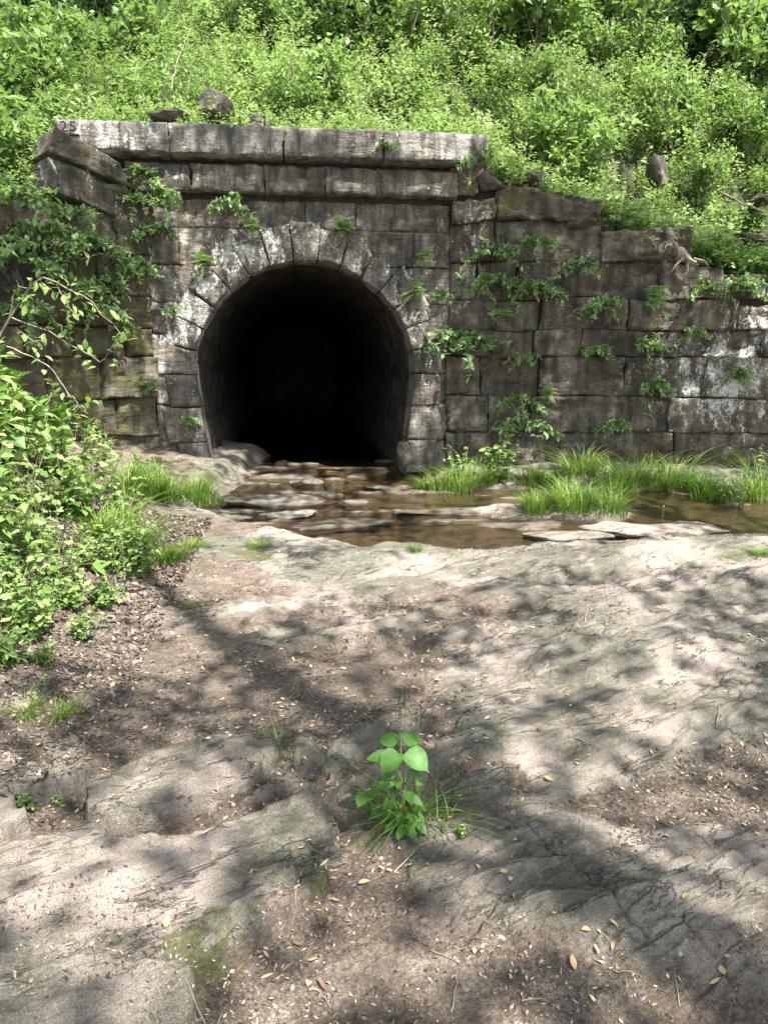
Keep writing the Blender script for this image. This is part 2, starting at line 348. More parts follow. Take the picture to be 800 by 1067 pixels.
def slab_z(S, x, y):
    P = np.array([onz(u, v, S['z'])[:2] for u, v in S['pix']]); c = P.mean(0)
    p = cs*x+sn*y; q = -sn*x+cs*y
    sd = poly_sd(x, y, P)+.028*fbm(p*5, q*12, 0, 4, 51)+.012*vn(x*26, y*26, 0, 52)
    top = S['z']+S['tilt'][0]*(x-c[0])+S['tilt'][1]*(y-c[1])+.020*fbm(p*2.2, q*7, 0, 4, 53)
    top = top+.02*fbm(p*1.0, q*9, 3, 3, 49)
    st = q*10+fbm(p*1.2, q*2, 0, 2, 54)*3.0; f = st-np.floor(st)
    top = top+.017*np.where(f < .88, f/.88, (1-f)/.12)+.008*fbm(p*8, q*40, 0, 3, 55)+.004*fbm(x*45, y*45, 0, 3, 56)
    tq = fbm(p*2.0+9, q*5.5, 2, 4, 50)*4; top = top+.014*(np.floor(tq)+ss(.86, 1, tq-np.floor(tq)))
    lay = .35*ss(.0, .008, sd)+.3*ss(.045, .053, sd+.03*vn(p*6, q*9, 0, 57))+.35*ss(.10, .11, sd+.06*vn(p*4, q*7, 0, 58))
    lay = np.maximum(lay, ss(0, .008, sd)*ss(.15, .3, vn(p*2, q*3, 0, 59)))
    return np.where(sd > -.025, top-S['th']*(1-lay)-.09*(1-ss(-.02, .003, sd)), -9.0), sd
def H(x, y):
    z = G(x, y)
    for S in SLABS: z = np.maximum(z, slab_z(S, x, y)[0])
    return z
MOSS = [(222, 952, 30, 20, .85), (185, 985, 34, 20, .9), (330, 900, 22, 12, .6), (235, 1000, 16, 16, .7), (380, 870, 40, 30, .6), (430, 850, 50, 18, .4), (770, 590, 60, 10, .7), (190, 620, 50, 14, .8), (260, 565, 40, 7, .9), (60, 738, 60, 12, .8), (560, 530, 60, 8, .5), (330, 550, 60, 6, .5), (455, 540, 60, 5, .5), (280, 970, 30, 20, .3)]
def build_ground():
    # rows in y, columns fan out with distance so detail is even
    ys = np.concatenate([-np.geomspace(120, .3, 40), np.linspace(0, 1.15, 60)[1:], np.geomspace(1.16, 15, 900), np.geomspace(15.3, 140, 40)])
    am = .72; fine = np.linspace(-am, am, 620); out = am+np.geomspace(.006, 60, 70)
    a = np.concatenate([-out[::-1], fine, out])
    w = np.maximum(ys, 1.3)
    X = a[None, :]*w[:, None]; Y = np.broadcast_to(ys[:, None], X.shape)
    X = X.ravel(); Y = Y.ravel()
    Z = G(X, Y)
    mb = MB()
    near = (np.abs(X) < 9) & (Y < 15)
    Z = np.where((Y > 15.5), np.minimum(Z, -.1), Z)
    # leave the area under slabs a little lower
    sm = soilmask(X, Y)
    mo = pix_ell(X, Y, MOSS)+.12*fbm(X*2, Y*2, 0, 3, 61)
    wet = ss(.07, -.01, Z)*ss(6.2, 6.8, Y)
    mb.add(np.stack([X, Y, Z], 1), gridq(len(ys), len(a)), soil=sm, moss=mo, wet=wet)
    o = mb.obj('ground', M['ground'], smooth=True); tag(o, kind='structure'); o['label'] = 'sloping bedrock, trodden dirt and creek bed'
build_ground()
for S in SLABS:
    P = np.array([onz(u, v, S['z'])[:2] for u, v in S['pix']])
    lo = P.min(0)-.05; hi = P.max(0)+.05; r = .0045 if hi[1] < 3.2 else .008
    r = max(r, (hi-lo).max()/420)
    xs = np.arange(lo[0], hi[0], r); ys = np.arange(lo[1], hi[1], r)
    X, Y = np.meshgrid(xs, ys, indexing='ij'); z, sd = slab_z(S, X, Y)
    keep = z > -5; q = gridq(len(xs), len(ys)); q = q[keep.ravel()[q].all(1)]
    used = np.unique(q); rm = np.full(X.size, -1); rm[used] = np.arange(len(used))
    V = np.stack([X.ravel(), Y.ravel(), z.ravel()], 1)[used]
    mb = MB(); xx, yy = V[:, 0], V[:, 1]
    mb.add(V, rm[q], soil=.12+.35*fbm(xx*3, yy*3, 0, 3, 71)+.25*ss(.03, -.01, sd.ravel()[used]), moss=pix_ell(xx, yy, MOSS, S['z'])*.9+.1*fbm(xx*3, yy*3, 0, 3, 72)+.25*ss(.04, .0, sd.ravel()[used]), wet=0)
    o = mb.obj('rock_slab', M['ground'], smooth=True); tag(recentre(o), S['label'], 'rock')

# ---------------------------------------------------------------- water
def build_water():
    xs = np.arange(-6, 16, .25); ys = np.arange(6.2, 13.6, .25)
    mb = MB(); X, Y = np.meshgrid(xs, ys, indexing='ij'); Z = .003*fbm(X*3, Y*5, 0, 2, 81)
    mb.add(np.stack([X.ravel(), Y.ravel(), Z.ravel()], 1), gridq(len(xs), len(ys)))
    # inside the tunnel
    c = np.array([-1.3, 12.7]); t = np.array([cos(radians(7)), sin(radians(7))]); nn = np.array([-t[1], t[0]])
    V = []; S = np.linspace(-1.75, 1.75, 8); D = np.linspace(.9, 20, 30)
    for s in S:
        for d in D: p = c+t*s+nn*d; V.append((p[0], p[1], .001))
    mb.add(V, gridq(len(S), len(D)))
    o = mb.obj('water', M['water'], smooth=True); tag(o, kind='structure'); o['label'] = 'shallow brown creek water flowing out of the tunnel'
build_water()

# ---------------------------------------------------------------- masonry
TH = radians(7); C0 = np.array([-1.3, 12.7]); T = np.array([cos(TH), sin(TH)]); NIN = np.array([-sin(TH), cos(TH)])   # NIN points into the hill
R0 = 1.83; ZC = 1.72; RV = .50
class Frame:
    def __init__(s, o, t): s.o = np.asarray(o, float); s.t = np.asarray(t, float); s.n = np.array([s.t[1], -s.t[0]])   # n = outward to the viewer
    def P(s, a, z, d): return np.stack([s.o[0]+s.t[0]*a+s.n[0]*d, s.o[1]+s.t[1]*a+s.n[1]*d, z+0*a], -1)
HW = Frame(C0, T)
A0 = C0+T*(-2.44); B0 = C0+T*2.42
LW = Frame(A0, -np.array([-.74, -.67])); LWd = -1   # tangent points right, so positions along it are negative
RWF = Frame(B0, (cos(radians(-3)), sin(radians(-3))))
def whitef(fr, kind, a, z):
    if kind == 'face':
        r = np.hypot(a, z-ZC)
        return .22+.34*np.exp(-((r-2.1)/.45)**2)*ss(1.2, 2.4, z)+.2*np.exp(-((a+1.9)/.9)**2)*(z > 2.2)
    if kind == 'coping': return .34+.25*np.exp(-((a+3)/1.2)**2)
    if kind == 'wingR': return .18+.55*np.exp(-(((a-4.6)/1.3)**2+((z-1.6)/1.1)**2))+.4*np.exp(-((a-.4)/.5)**2)*ss(2, 4, z)+.38*ss(4.8, 5.6, a)*ss(1.6, 2.6, z)
    return .12+.25*ss(3.4, 4.4, z)
def mossf(fr, kind, a, z):
    if kind == 'face': return .22+.25*ss(1.5, 0, z)+.15*ss(3.2, 4.5, z)
    if kind == 'coping': return .2
    if kind == 'wingR': return .36+.25*ss(1.0, 0, z)+.25*np.exp(-((a-1)/1.2)**2)*ss(3.5, 4.5, z)
    return .62-.25*ss(3, 4.3, z)
def block(mb, fr, c, prot=.0, bulge=.012, rough=.03, depth=.3, res=.04, kind='face', gap=.003, rnd=None, chip=1.0):
    wv = {'face': .022, 'coping': .008}.get(kind, .055)
    """c: four corners (a,z): lower-left, lower-right, upper-right, upper-left"""
    c = [np.array(p, float) for p in c]; m = sum(c)/4
    c = [p+(m-p)/np.linalg.norm(m-p)*gap*1.4 for p in c]
    w = max(np.linalg.norm(c[1]-c[0]), np.linalg.norm(c[2]-c[3]), .05); h = max(np.linalg.norm(c[3]-c[0]), np.linalg.norm(c[2]-c[1]), .05)
    nu = max(4, int(w/res)+1); nv = max(4, int(h/res)+1)
    def lin(n, L):
        e = min(.02/L, .1); l = np.linspace(e*2.2, 1-e*2.2, n); return np.concatenate([[0], [e], l, [1-e], [1]])
    U = lin(nu, w); V = lin(nv, h)
    Ui = np.concatenate([[0], U, [1]]); Vi = np.concatenate([[0], V, [1]])
    u, v = np.meshgrid(Ui, Vi, indexing='ij')
    a = (1-u)*(1-v)*c[0][0]+u*(1-v)*c[1][0]+u*v*c[2][0]+(1-u)*v*c[3][0]
    z = (1-u)*(1-v)*c[0][1]+u*(1-v)*c[1][1]+u*v*c[2][1]+(1-u)*v*c[3][1]
    ed = np.minimum(np.minimum(u, 1-u)*w, np.minimum(v, 1-v)*h)
    a0_, z0_ = a, z; a = a+wv*vn(a0_*.9+fr.o[0], z0_*.9, 3, 61); z = z+wv*1.2*fbm(a0_*.8+fr.o[0], z0_*.7, 1, 2, 62)
    sd = random.randint(0, 999)
    ox = fr.o[0]*3+sd
    a2 = a+.016*chip*fbm(a*5+ox, z*5, sd, 3, 3)+.006*vn(a*30+ox, z*30, 0, 4); z2 = z+.016*chip*fbm(a*5+ox, z*5, sd+9.5, 3, 5)+.006*vn(a*30+ox, z*30, 5, 4)
    bulge = min(bulge, .012); k = 1-np.exp(-ed/.014)
    fb = .6*fbm(a*2.6+ox, z*5.5, sd, 5, 6, .58)+.6*fbm(a*1.7+fr.o[0], z*3.2, 5, 5, 66, .6)
    ridge = 1-np.abs(fbm(a*2+ox, z*2.6, sd+3, 3, 7))*2
    d = prot+bulge*k+rough*k*(fb*1.25+ridge*.55-.3)+random.uniform(-.012, .012)+.007*vn(a*24+ox, z*24, 0, 8)+(wv+.02)*1.1*fbm(a*1.3, z*1.6, 7, 4, 63)
    # chipped corners
    d = d-.03*chip*ss(.05, 0, ed)*(vn(a*6+ox, z*6, sd, 12) > .25)
    border = np.zeros(u.shape, bool); border[0] = border[-1] = True; border[:, 0] = border[:, -1] = True
    d = np.where(border, -depth, d)
    rr = random.random() if rnd is None else rnd
    mb.add(fr.P(a2, z2, d).reshape(-1, 3), gridq(*u.shape), rnd=rr, white=(whitef(fr, kind, a, z)+0*a).ravel(), moss=(mossf(fr, kind, a, z)+0*a).ravel())
def hwid(z): return np.where(z >= ZC, np.sqrt(np.clip(R0**2-(z-ZC)**2, 0, None)), R0-.20*((ZC-z)/ZC)**1.3)
def build_portal():
    root = empty('tunnel_portal', (C0[0], C0[1], 0))
    tag(root, 'weathered cut stone headwall with arched tunnel mouth, creek flowing out of its dark opening', 'tunnel portal')
    # masonry field
    mb = MB(); zs = [4.46, 4.02, 3.46, 2.88, 2.36, 1.72, 1.22, .62, .05, -.45]; RE = R0+RV-.06
    for i in range(len(zs)-1):
        z1, z0 = zs[i], zs[i+1]
        def xe(z):
            if z < ZC: return float(hwid(z))+.5
            return math.sqrt(max(RE**2-(z-ZC)**2, 0))
        e0, e1 = xe(z0), xe(z1)
        for sgn in (-1, 1):
            L = 2.5 if sgn < 0 else 2.42
            if e0 > 0.01:
                n = 1 if L-e0 < .9 else random.choice([1, 1, 2]); 
                if L-(e0+e1)/2 > 1.2: n = 2
                cut = [0]+sorted(random.uniform(.3, .7) for _ in range(n-1)) if n < 3 else [0, .36, .7]
                cut = list(cut)+[1]
                for k in range(len(cut)-1):
                    b0 = e0+(L-e0)*cut[k] if k else e0-.1; b1 = e0+(L-e0)*cut[k+1]
                    t0 = e1+(L-e1)*cut[k] if k == 0 else b0; t1 = b1
                    t0 = max(t0-.1, .0) if k == 0 else t0
                    if k and t0 < e1: t0 = e1
                    c = [(b0, z0), (b1, z0), (t1, z1), (t0, z1)]
                    if sgn < 0: c = [(-b1, z0), (-b0, z0), (-t0, z1), (-t1, z1)]
                    block(mb, HW, c, prot=random.uniform(-.03, .035), rough=.06)
            else:
                e = [0, 1.15+random.uniform(-.35, .35), L]
                for k in range(2):
                    c = [(e[k]*sgn, z0), (e[k+1]*sgn, z0), (e[k+1]*sgn, z1), (e[k]*sgn, z1)]
                    if sgn < 0: c = [c[1], c[0], c[3], c[2]]
                    block(mb, HW, c, prot=random.uniform(-.03, .03), rough=.05)
    mb.obj('face_masonry', M['portal'], root, True)
    # arch ring
    mb = MB(); nV = 15
    for k in range(nV):
        a0 = pi*k/nV; a1 = pi*(k+1)/nV; ro = R0+RV+random.uniform(-.12, .10)
        if k == nV//2: ro += .08
        c = [(R0*cos(a1), ZC+R0*sin(a1)), (R0*cos(a0), ZC+R0*sin(a0)), (ro*cos(a0), ZC+ro*sin(a0)), (ro*cos(a1), ZC+ro*sin(a1))]
        block(mb, HW, c, prot=.05+random.uniform(-.03, .03), rough=.05, depth=.55, gap=.007, res=.04)
    mb.obj('arch_ring', M['portal'], root, True)
    # jambs
    for sgn in (-1, 1):
        mb = MB(); jz = [1.72, 1.18, .60, .02, -.5]
        for i in range(4):
            z1, z0 = jz[i], jz[i+1]; wd = .50+(.12 if i % 2 else 0)
            i1, i0 = float(hwid(z1)), float(hwid(z0))
            c = [(i0, z0), (i0+wd, z0), (i1+wd, z1), (i1, z1)]
            if sgn < 0: c = [(-c[1][0], z0), (-c[0][0], z0), (-c[3][0], z1), (-c[2][0], z1)]
            block(mb, HW, c, prot=.06+random.uniform(-.02, .02), bulge=.02, rough=.03, depth=.55, gap=.007, res=.04)
        mb.obj('jamb', M['portal'], root, True)
    # frieze
    mb = MB(); e = [-2.72, -1.75, -.62, .32, 1.15, 2.5]
    for k in range(len(e)-1):
        block(mb, HW, [(e[k], 4.55), (e[k+1], 4.55), (e[k+1], 4.95), (e[k], 4.95)], prot=.16, rough=.055, depth=.2, chip=1.6)
    mb.obj('belt_course', M['portal'], root, True)
    # coping stones: three joints
    e = [-3.66, -2.02, -.30, 1.26, 2.95]
    for k in range(4):
        mb = MB(); block(mb, HW, [(e[k], 5.05), (e[k+1], 5.05), (e[k+1], 5.47), (e[k], 5.47)], prot=.36, bulge=.008, rough=.018, depth=.45, kind='coping', rnd=.5+.15*k, chip=1.2, gap=.008)
        mb.obj('coping_stone', M['coping'], root, True)
    # solid core behind the joints
    mb = MB(); N = 60; V = []
    ang = np.linspace(-.25, pi+.25, N)
    inner = []
    for z in np.linspace(-.5, ZC, 12)[:-1]: inner.append((float(hwid(z))+.012, z, 2.8, z))
    for a in np.linspace(0, pi, 41):
        r = R0+.012; x, z = r*cos(a), ZC+r*sin(a); k = 9.
        if abs(cos(a)) > 1e-6: k = min(k, 2.8/abs(cos(a)))
        if sin(a) > 1e-6: k = min(k, (5.1-ZC)/sin(a))
        inner.append((x, z, k*cos(a), ZC+k*sin(a)))
    for z in np.linspace(-.5, ZC, 12)[:-1][::-1]: inner.append((-(float(hwid(z))+.012), z, -2.8, z))
    inner = np.array(inner)
    for (x, z) in ((0, 1), (2, 3)): V.append(HW.P(inner[:, x], inner[:, z], -.10))
    V = np.stack(V, 1).reshape(-1, 3); mb.add(V, gridq(len(inner), 2))
    for (a0, a1, z0, z1, d) in ((-3.6, 2.9, 4.6, 5.4, -.12), (-3.6, -2.45, 3.4, 5.3, -.5)):
        mb.add([HW.P(np.array(a0), z0, d), HW.P(np.array(a1), z0, d), HW.P(np.array(a1), z1, d), HW.P(np.array(a0), z1, d)], [[0, 1, 2, 3]])
    mb.obj('wall_core', M['core'], root)
    # tunnel barrel
    mb = MB(); prof = [(float(hwid(z))+.035, z) for z in np.linspace(-.6, ZC, 30)[:-1]]
    prof += [((R0+.035)*cos(a), ZC+(R0+.035)*sin(a)) for a in np.linspace(0, pi, 70)]
    prof += [(-(float(hwid(z))+.035), z) for z in np.linspace(-.6, ZC, 30)[:-1][::-1]]
    prof = np.array(prof); ds = np.concatenate([np.arange(.09, 5, .07), np.linspace(5, 22, 60)])
    Apr, D = np.meshgrid(np.arange(len(prof)), ds, indexing='ij'); px = prof[Apr, 0]; pz = prof[Apr, 1]
    L = Apr*.0; cx = px/(np.abs(px)+.5); L = np.concatenate([[0], np.cumsum(np.hypot(*np.diff(prof, axis=0).T))])[Apr]
    row = np.floor(L/.45); fl = L/.45-row; off = (row % 2)*.5; fd = D/1.1+off; fd = fd-np.floor(fd)
    j = np.minimum(np.minimum(fl, 1-fl)*.45, np.minimum(fd, 1-fd)*1.1)
    disp = -.07*ss(.045, .0, j)+.03*vn(row*7.7, np.floor(D/1.1+off)*3.1, 0, 92)+.06*fbm(L*2.5, D*2.5, row*3.7, 4, 91)
    sc = 1-disp/np.hypot(px, pz-ZC).clip(.5)
    mb.add(HW.P(px*np.where(pz > ZC, sc, sc), np.where(pz > ZC, ZC+(pz-ZC)*sc, pz), -D).reshape(-1, 3), gridq(len(prof), len(ds)))
    mb.add([HW.P(np.array(a), z, -21.8) for a, z in ((-3, -1), (3, -1), (3, 5), (-3, 5))], [[0, 1, 2, 3]])
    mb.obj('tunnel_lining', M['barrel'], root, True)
    # carved number on the coping's left end
    cu = bpy.data.curves.new('carved_number', 'FONT'); cu.body = '25'; cu.size = .235; cu.extrude = .006; cu.space_character = 1.12
    to = bpy.data.objects.new('tmp', cu); COL.objects.link(to); bpy.context.view_layer.update()
    me = bpy.data.meshes.new_from_object(to.evaluated_get(bpy.context.evaluated_depsgraph_get())); bpy.data.objects.remove(to)
    co = np.zeros(len(me.vertices)*3, np.float32); me.vertices.foreach_get('co', co); co = co.reshape(-1, 3)
    W = HW.P(-3.57+co[:, 0], 5.27+co[:, 1]*.9, .418+co[:, 2])-np.array(root.location)
    me.vertices.foreach_set('co', W.astype(np.float32).ravel()); me.materials.clear(); me.materials.append(M['carve']); me.update()
    link(bpy.data.objects.new('carved_number', me), root)
    mb = MB(); b = [(-3.46, 5.225), (-3.3, 5.225), (-3.3, 5.243), (-3.46, 5.243)]
    V = [HW.P(np.array(a), z, d) for d in (.34, .426) for a, z in b]
    mb.add(V, [[4, 5, 6, 7], [0, 1, 5, 4], [1, 2, 6, 5], [2, 3, 7, 6], [3, 0, 4, 7]])
    mb.obj('carved_underline', M['carve'], root)
    return root
portal = build_portal()
def wing(name, fr, sgn, length, top, mat, kind, label, extra=(), zs=None):
    root = empty(name, (fr.o[0]+fr.t[0]*sgn*length/2, fr.o[1]+fr.t[1]*sgn*length/2, 0)); tag(root, label, 'retaining wall')
    mb = MB(); cap = MB()
    for i in range(len(zs)-1):
        z1, z0 = zs[i], zs[i+1]; a = 0.0 if i % 2 else -.0; first = True
        while a < length:
            w = random.choice([random.uniform(.6, 1.0), random.uniform(1.1, 1.7), random.uniform(1.5, 2.4)]) if not first else random.uniform(.45, 1.0); first = False
            b = min(a+w, length+.3)
            tp = top((a+b)/2)
            if z0 < tp-.15:
                zt1 = min(z1, tp+.25); isc = z1 > tp-.35
                j = lambda s: random.uniform(-s, s)
                dz = .13 if isc else .012
                c = [(a, z0+j(.012)), (b, z0+j(.012)), (b+j(.02), zt1+j(dz)), (a+j(.02), zt1+j(dz))]
                if sgn < 0: c = [(-c[1][0], c[1][1]), (-c[0][0], c[0][1]), (-c[3][0], c[3][1]), (-c[2][0], c[2][1])]
                block(cap if isc else mb, fr, c, prot=random.uniform(-.07, .075)+(.05 if isc else 0), rough=.085, kind=kind, depth=.6 if isc else .25, chip=2.6 if isc else 1.3, gap=.004)
            a = b
    for (c, pr) in extra: block(cap, fr, c, prot=pr, bulge=.05, rough=.06, kind=kind, depth=.7, chip=2)
    mb.obj('wall_masonry', mat, root, True); cap.obj('cap_stones', mat, root, True)
    core = MB(); S = np.linspace(0, length+.2, 60)
    tz = np.array([top(s)-.12 for s in S]); lo = np.full(len(S), -.6)
    V = np.stack([fr.P(S*sgn, lo, -.12), fr.P(S*sgn, tz, -.12), fr.P(S*sgn, tz, -1.2)], 1).reshape(-1, 3)
    core.add(V, gridq(len(S), 3)); core.obj('wall_core', M['core'], root)
    return root
ZS = [5.05, 4.62, 4.17, 3.56, 2.95, 2.45, 1.99, 1.33, .72, .1, -.5]
topR = lambda a: float(np.interp(a, [0, .15, 1.05, 1.1, 1.75, 1.8, 2.7, 2.75, 3.8, 3.85, 4.5, 4.55, 6, 6.05, 9], [4.95, 4.95, 4.95, 4.6, 4.6, 4.38, 4.38, 3.95, 3.9, 3.56, 3.5, 3.2, 3.1, 2.7, 2.2]))
wing('wing_wall', RWF, 1, 9, topR, M['wingR'], 'wingR', 'brown stone wing wall stepping down to the right of the tunnel, ferns in its joints', zs=ZS)
topL = lambda a: float(np.interp(a, [0, 1.5, 1.6, 2.3, 2.4, 3.2, 3.3, 6, 8], [4.15, 4.15, 3.56, 3.5, 3.0, 2.95, 2.6, 2.3, 2.0]))
wing('wing_wall', LW, -1, 7.5, topL, M['wingL'], 'wingL', 'mossy dark stone wing wall coming forward on the left of the tunnel, partly behind the bank plants', zs=ZS,
     extra=[([(-1.55, 4.30), (-.15, 3.95), (-.05, 4.42), (-1.5, 4.78)], .10), ([(-1.5, 4.84), (-.30, 4.47), (-.45, 4.85), (-1.35, 5.18)], .16)])

# ---------------------------------------------------------------- rocks
def blob(c, r, seed, nu=48, nv=80, rough=.22, flat=.0, sq=.35):
    th = np.linspace(.02, pi-.02, nu); ph = np.linspace(0, 2*pi, nv)
    t, p = np.meshgrid(th, ph, indexing='ij')
    x, y, z = np.sin(t)*np.cos(p), np.sin(t)*np.sin(p), np.cos(t)
    # broken along a few flat faces
    rg_ = np.random.default_rng(seed); m_ = 15; N_ = rg_.normal(size=(m_, 3)); N_ /= np.linalg.norm(N_, axis=1)[:, None]; N_ = np.concatenate([N_, [[0, 0, 1], [.2, .1, -1]]]); hh_ = np.concatenate([rg_.uniform(.62, .98, m_), [.72, .8]])
    dots = x[..., None]*N_[:, 0]+y[..., None]*N_[:, 1]+z[..., None]*N_[:, 2]
    k = np.min(np.where(dots > .05, hh_/np.maximum(dots, .05), 9), -1); k = np.minimum(k, 1.35)
    d = 1+rough*.35*fbm(x*1.6+seed, y*1.6, z*1.6, 5, seed % 97, .6)+.03*fbm(x*8+seed, y*8, z*8, 3, 6)
    V = np.stack([x*r[0]*k*d, y*r[1]*k*d, z*r[2]*k*d], -1)
    if flat: V[..., 2] = np.where(V[..., 2] > 0, V[..., 2]*(1-flat*.5), V[..., 2])
    return V.reshape(-1, 3)+np.array(c), gridq(nu, nv)
def rock(c, r, label, mat='ground', rz=0., seed=None, cat='rock', name='rock', rough=.22, wet=0., moss=.1, group=None, tilt=0.):
    seed = seed or random.randint(1, 900)
    V, q = blob((0, 0, 0), r, seed, rough=rough, sq=.7 if mat == 'boulder' else .35)
    if mat == 'ground': V[:, 2] += .012*fbm(V[:, 0]*6+seed, V[:, 1]*14, 0, 3, 5)
    cz, sz = cos(rz), sin(rz); V = V@np.array([[cz, sz, 0], [-sz, cz, 0], [0, 0, 1]])
    ct, st = cos(tilt), sin(tilt); V = V@np.array([[ct, 0, -st], [0, 1, 0], [st, 0, ct]])
    V = V+np.array(c); mb = MB(); w = np.maximum(ss(.05, .0, V[:, 2]), wet)
    mb.add(V, q, soil=.05, moss=moss+.0*V[:, 0], wet=w if mat == 'ground' else 0)
    o = mb.obj(name, M[mat], smooth=True); return tag(recentre(o), label, cat, group)
def R_(u, v, z, wpx, hz, dy, label, **k):
    z = min(z, .03)-.01; wpx *= 1.15; hz = min(hz*.9, .085); k.setdefault('rz', .25); k.setdefault('rough', .4)
    """rock whose visible middle sits at a place on the creek"""
    c = onz(u, v, z); wd = wpx/F*np.linalg.norm(c-EYE)/2
    return rock((c[0], c[1], z-.0), (wd, dy, hz), label, **k)
R_(284, 523, .02, 100, .11, .34, 'pale wet rock in the creek just outside the tunnel mouth', rz=.1, wet=.25)
R_(300, 497, .0, 50, .10, .3, 'dark wet rock on the tunnel floor just inside the mouth', wet=.9)
R_(262, 490, .0, 70, .10, .5, 'long dark ledge on the tunnel floor by the left jamb', wet=.95)
R_(318, 503, .02, 34, .11, .18, 'grey angular rock in the creek in line with the arch centre', wet=.6)
R_(232, 512, .02, 30, .10, .2, 'small dark stone at the foot of the left jamb', wet=.5)
R_(205, 538, .07, 62, .06, .20, 'tan flat rock at the creek edge left of the tunnel mouth', rz=.1)
R_(245, 541, .05, 40, .05, .14, 'small rounded tan rock beside the flat one at the creek edge')
R_(298, 537, .02, 52, .06, .22, 'low mossy tan rock at the creek edge in front of the pale wet rock', moss=.5)
R_(352, 548, .0, 90, .055, .24, 'long low tan rock sloping into the brown water', rz=.25, moss=.3)
R_(408, 510, .0, 44, .08, .22, 'mossy rock in the creek right below the right jamb', moss=.6)
R_(456, 534, -.01, 64, .05, .2, 'mossy low rock breaking the water in midstream', moss=.6)
R_(470, 544, -.01, 70, .04, .15, 'flat wet ledge in midstream in front of the mossy one', wet=.6)
R_(520, 540, .0, 22, .06, .1, 'small dark stone left of the grassy islet', wet=.7)
R_(598, 560, .03, 84, .07, .20, 'bleached long rock in the creek in front of the grassy islet', rz=.15, moss=-.3)
R_(650, 552, .04, 74, .09, .28, 'round topped mossy rock right of the bleached long rock', moss=.25)
R_(700, 555, .04, 90, .08, .3, 'broad pale rock at the creek edge on the right', moss=.05)
R_(590, 541, .0, 40, .06, .14, 'small pale rock at the right foot of the grassy islet')
R_(375, 497, -.02, 26, .05, .16, 'fist sized wet stone near the right wall of the tunnel', wet=.7)
R_(345, 516, .0, 26, .06, .12, 'small wet stone in the riffle under the arch', wet=.6)
R_(372, 524, .0, 24, .05, .12, 'flat little wet stone in midstream below the arch', wet=.6)
c = ony(419, 472, 12.75); rock((c[0], c[1], c[2]-.0), (.15, .2, .26), 'rounded pale guard stone at the foot of the right jamb', 'boulder', rough=.12, cat='stone')
# boulders on the slope
def Rh(u, v, Y, wpx, hpx, dy, label, **k):
    c = ony(u, v+4, Y); s = np.linalg.norm(c-EYE)/F
    k.setdefault('rough', .34); return rock(c, (wpx*s/2*.62, dy*.85, hpx*s/2*.58), label, 'boulder', name='boulder', cat='boulder', **k)
Rh(178, 122, 13.3, 62, 26, .5, 'broad dark boulder behind the coping, left one of a cluster')
Rh(203, 131, 13.15, 34, 16, .3, 'small pale stone resting on the coping among dark boulders')
Rh(228, 112, 13.5, 64, 52, .5, 'big dark leaning boulder above the coping', tilt=.5)
Rh(268, 124, 13.6, 44, 30, .4, 'dark rounded boulder above the coping, right one of a cluster')
Rh(684, 176, 14.4, 34, 56, .35, 'upright grey boulder half hidden in greenery above the right wing wall', tilt=-.2)
Rh(746, 256, 13.5, 30, 50, .4, 'dark upright stone among greenery near the right end of the wing wall')
Rh(782, 246, 13.6, 60, 20, .4, 'pale flat boulder at the right edge above the wing wall')
Rh(795, 205, 14.6, 40, 16, .4, 'grey stone in shade at the right edge of the slope')
Rh(660, 205, 14.0, 26, 24, .3, 'small grey stone below the upright boulder')
Rh(555, 183, 13.25, 60, 34, .35, 'brown lichened boulder lying on top of the wing wall next to the coping')
Rh(606, 226, 13.0, 66, 34, .35, 'wide brown boulder capping the second step of the wing wall')
Rh(672, 254, 13.0, 72, 34, .35, 'rounded dark boulder capping the third step of the wing wall')
Rh(505, 186, 13.0, 46, 36, .3, 'rough brown stone at the corner of coping and wing wall')

# ---------------------------------------------------------------- hillside
PL = np.array([(-60, 3, 1.0), (-25, 5, 2.2), (-12, 6.5, 2.4), (-8.9, 8.1, 1.9), (-7.0, 9.9, 2.5), (-5.6, 11.4, 3.6), (-4.9, 12.6, 5.1), (-3.6, 13.0, 5.35), (-1.5, 13.2, 5.3), (1.7, 13.6, 5.2), (2.3, 13.4, 4.7), (3.2, 13.35, 4.2), (4.5, 13.3, 3.8), (6, 13.2, 3.2), (8, 13.1, 2.6), (11, 13, 2.2), (16, 13, 1.6), (30, 12, 1.2), (60, 10, 1)])
def hill0(x): return np.interp(x, PL[:, 0], PL[:, 1]), np.interp(x, PL[:, 0], PL[:, 2])
def hillz(x, y):
    y0, z0 = hill0(x); t = np.clip(y-y0, 0, None)
    tgt = 5.3+.60*(y-13.2)-.12*np.clip(x-3, 0, 20)-.05*np.clip(-5-x, 0, 20)
    tgt = np.where(y > 46, 5.3+.6*32.8+(y-46)*.15, tgt)
    z = z0+(tgt-z0)*ss(-.5, 3.5, t)
    return z+.18*fbm(x*.7, y*.7, 0, 4, 101)*ss(0, 1, t)
def build_hill():
    xs = np.concatenate([-np.geomspace(60, 12, 30), np.arange(-11.8, 14, .12), np.geomspace(14.2, 60, 30)])
    ts = np.concatenate([[-.02], np.arange(0, 10, .12), np.geomspace(10.2, 110, 50)])
    X, Tt = np.meshgrid(xs, ts, indexing='ij'); y0, z0 = hill0(X); Y = y0+Tt
    Z = hillz(X, Y); Z[:, 0] -= np.where(np.abs(xs+1) < 3.2, 1.1, 2.6); mb = MB(); mb.add(np.stack([X.ravel(), Y.ravel(), Z.ravel()], 1), gridq(len(xs), len(ts)))
    tag(mb.obj('hillside', M['hill'], smooth=True), kind='structure')
build_hill()

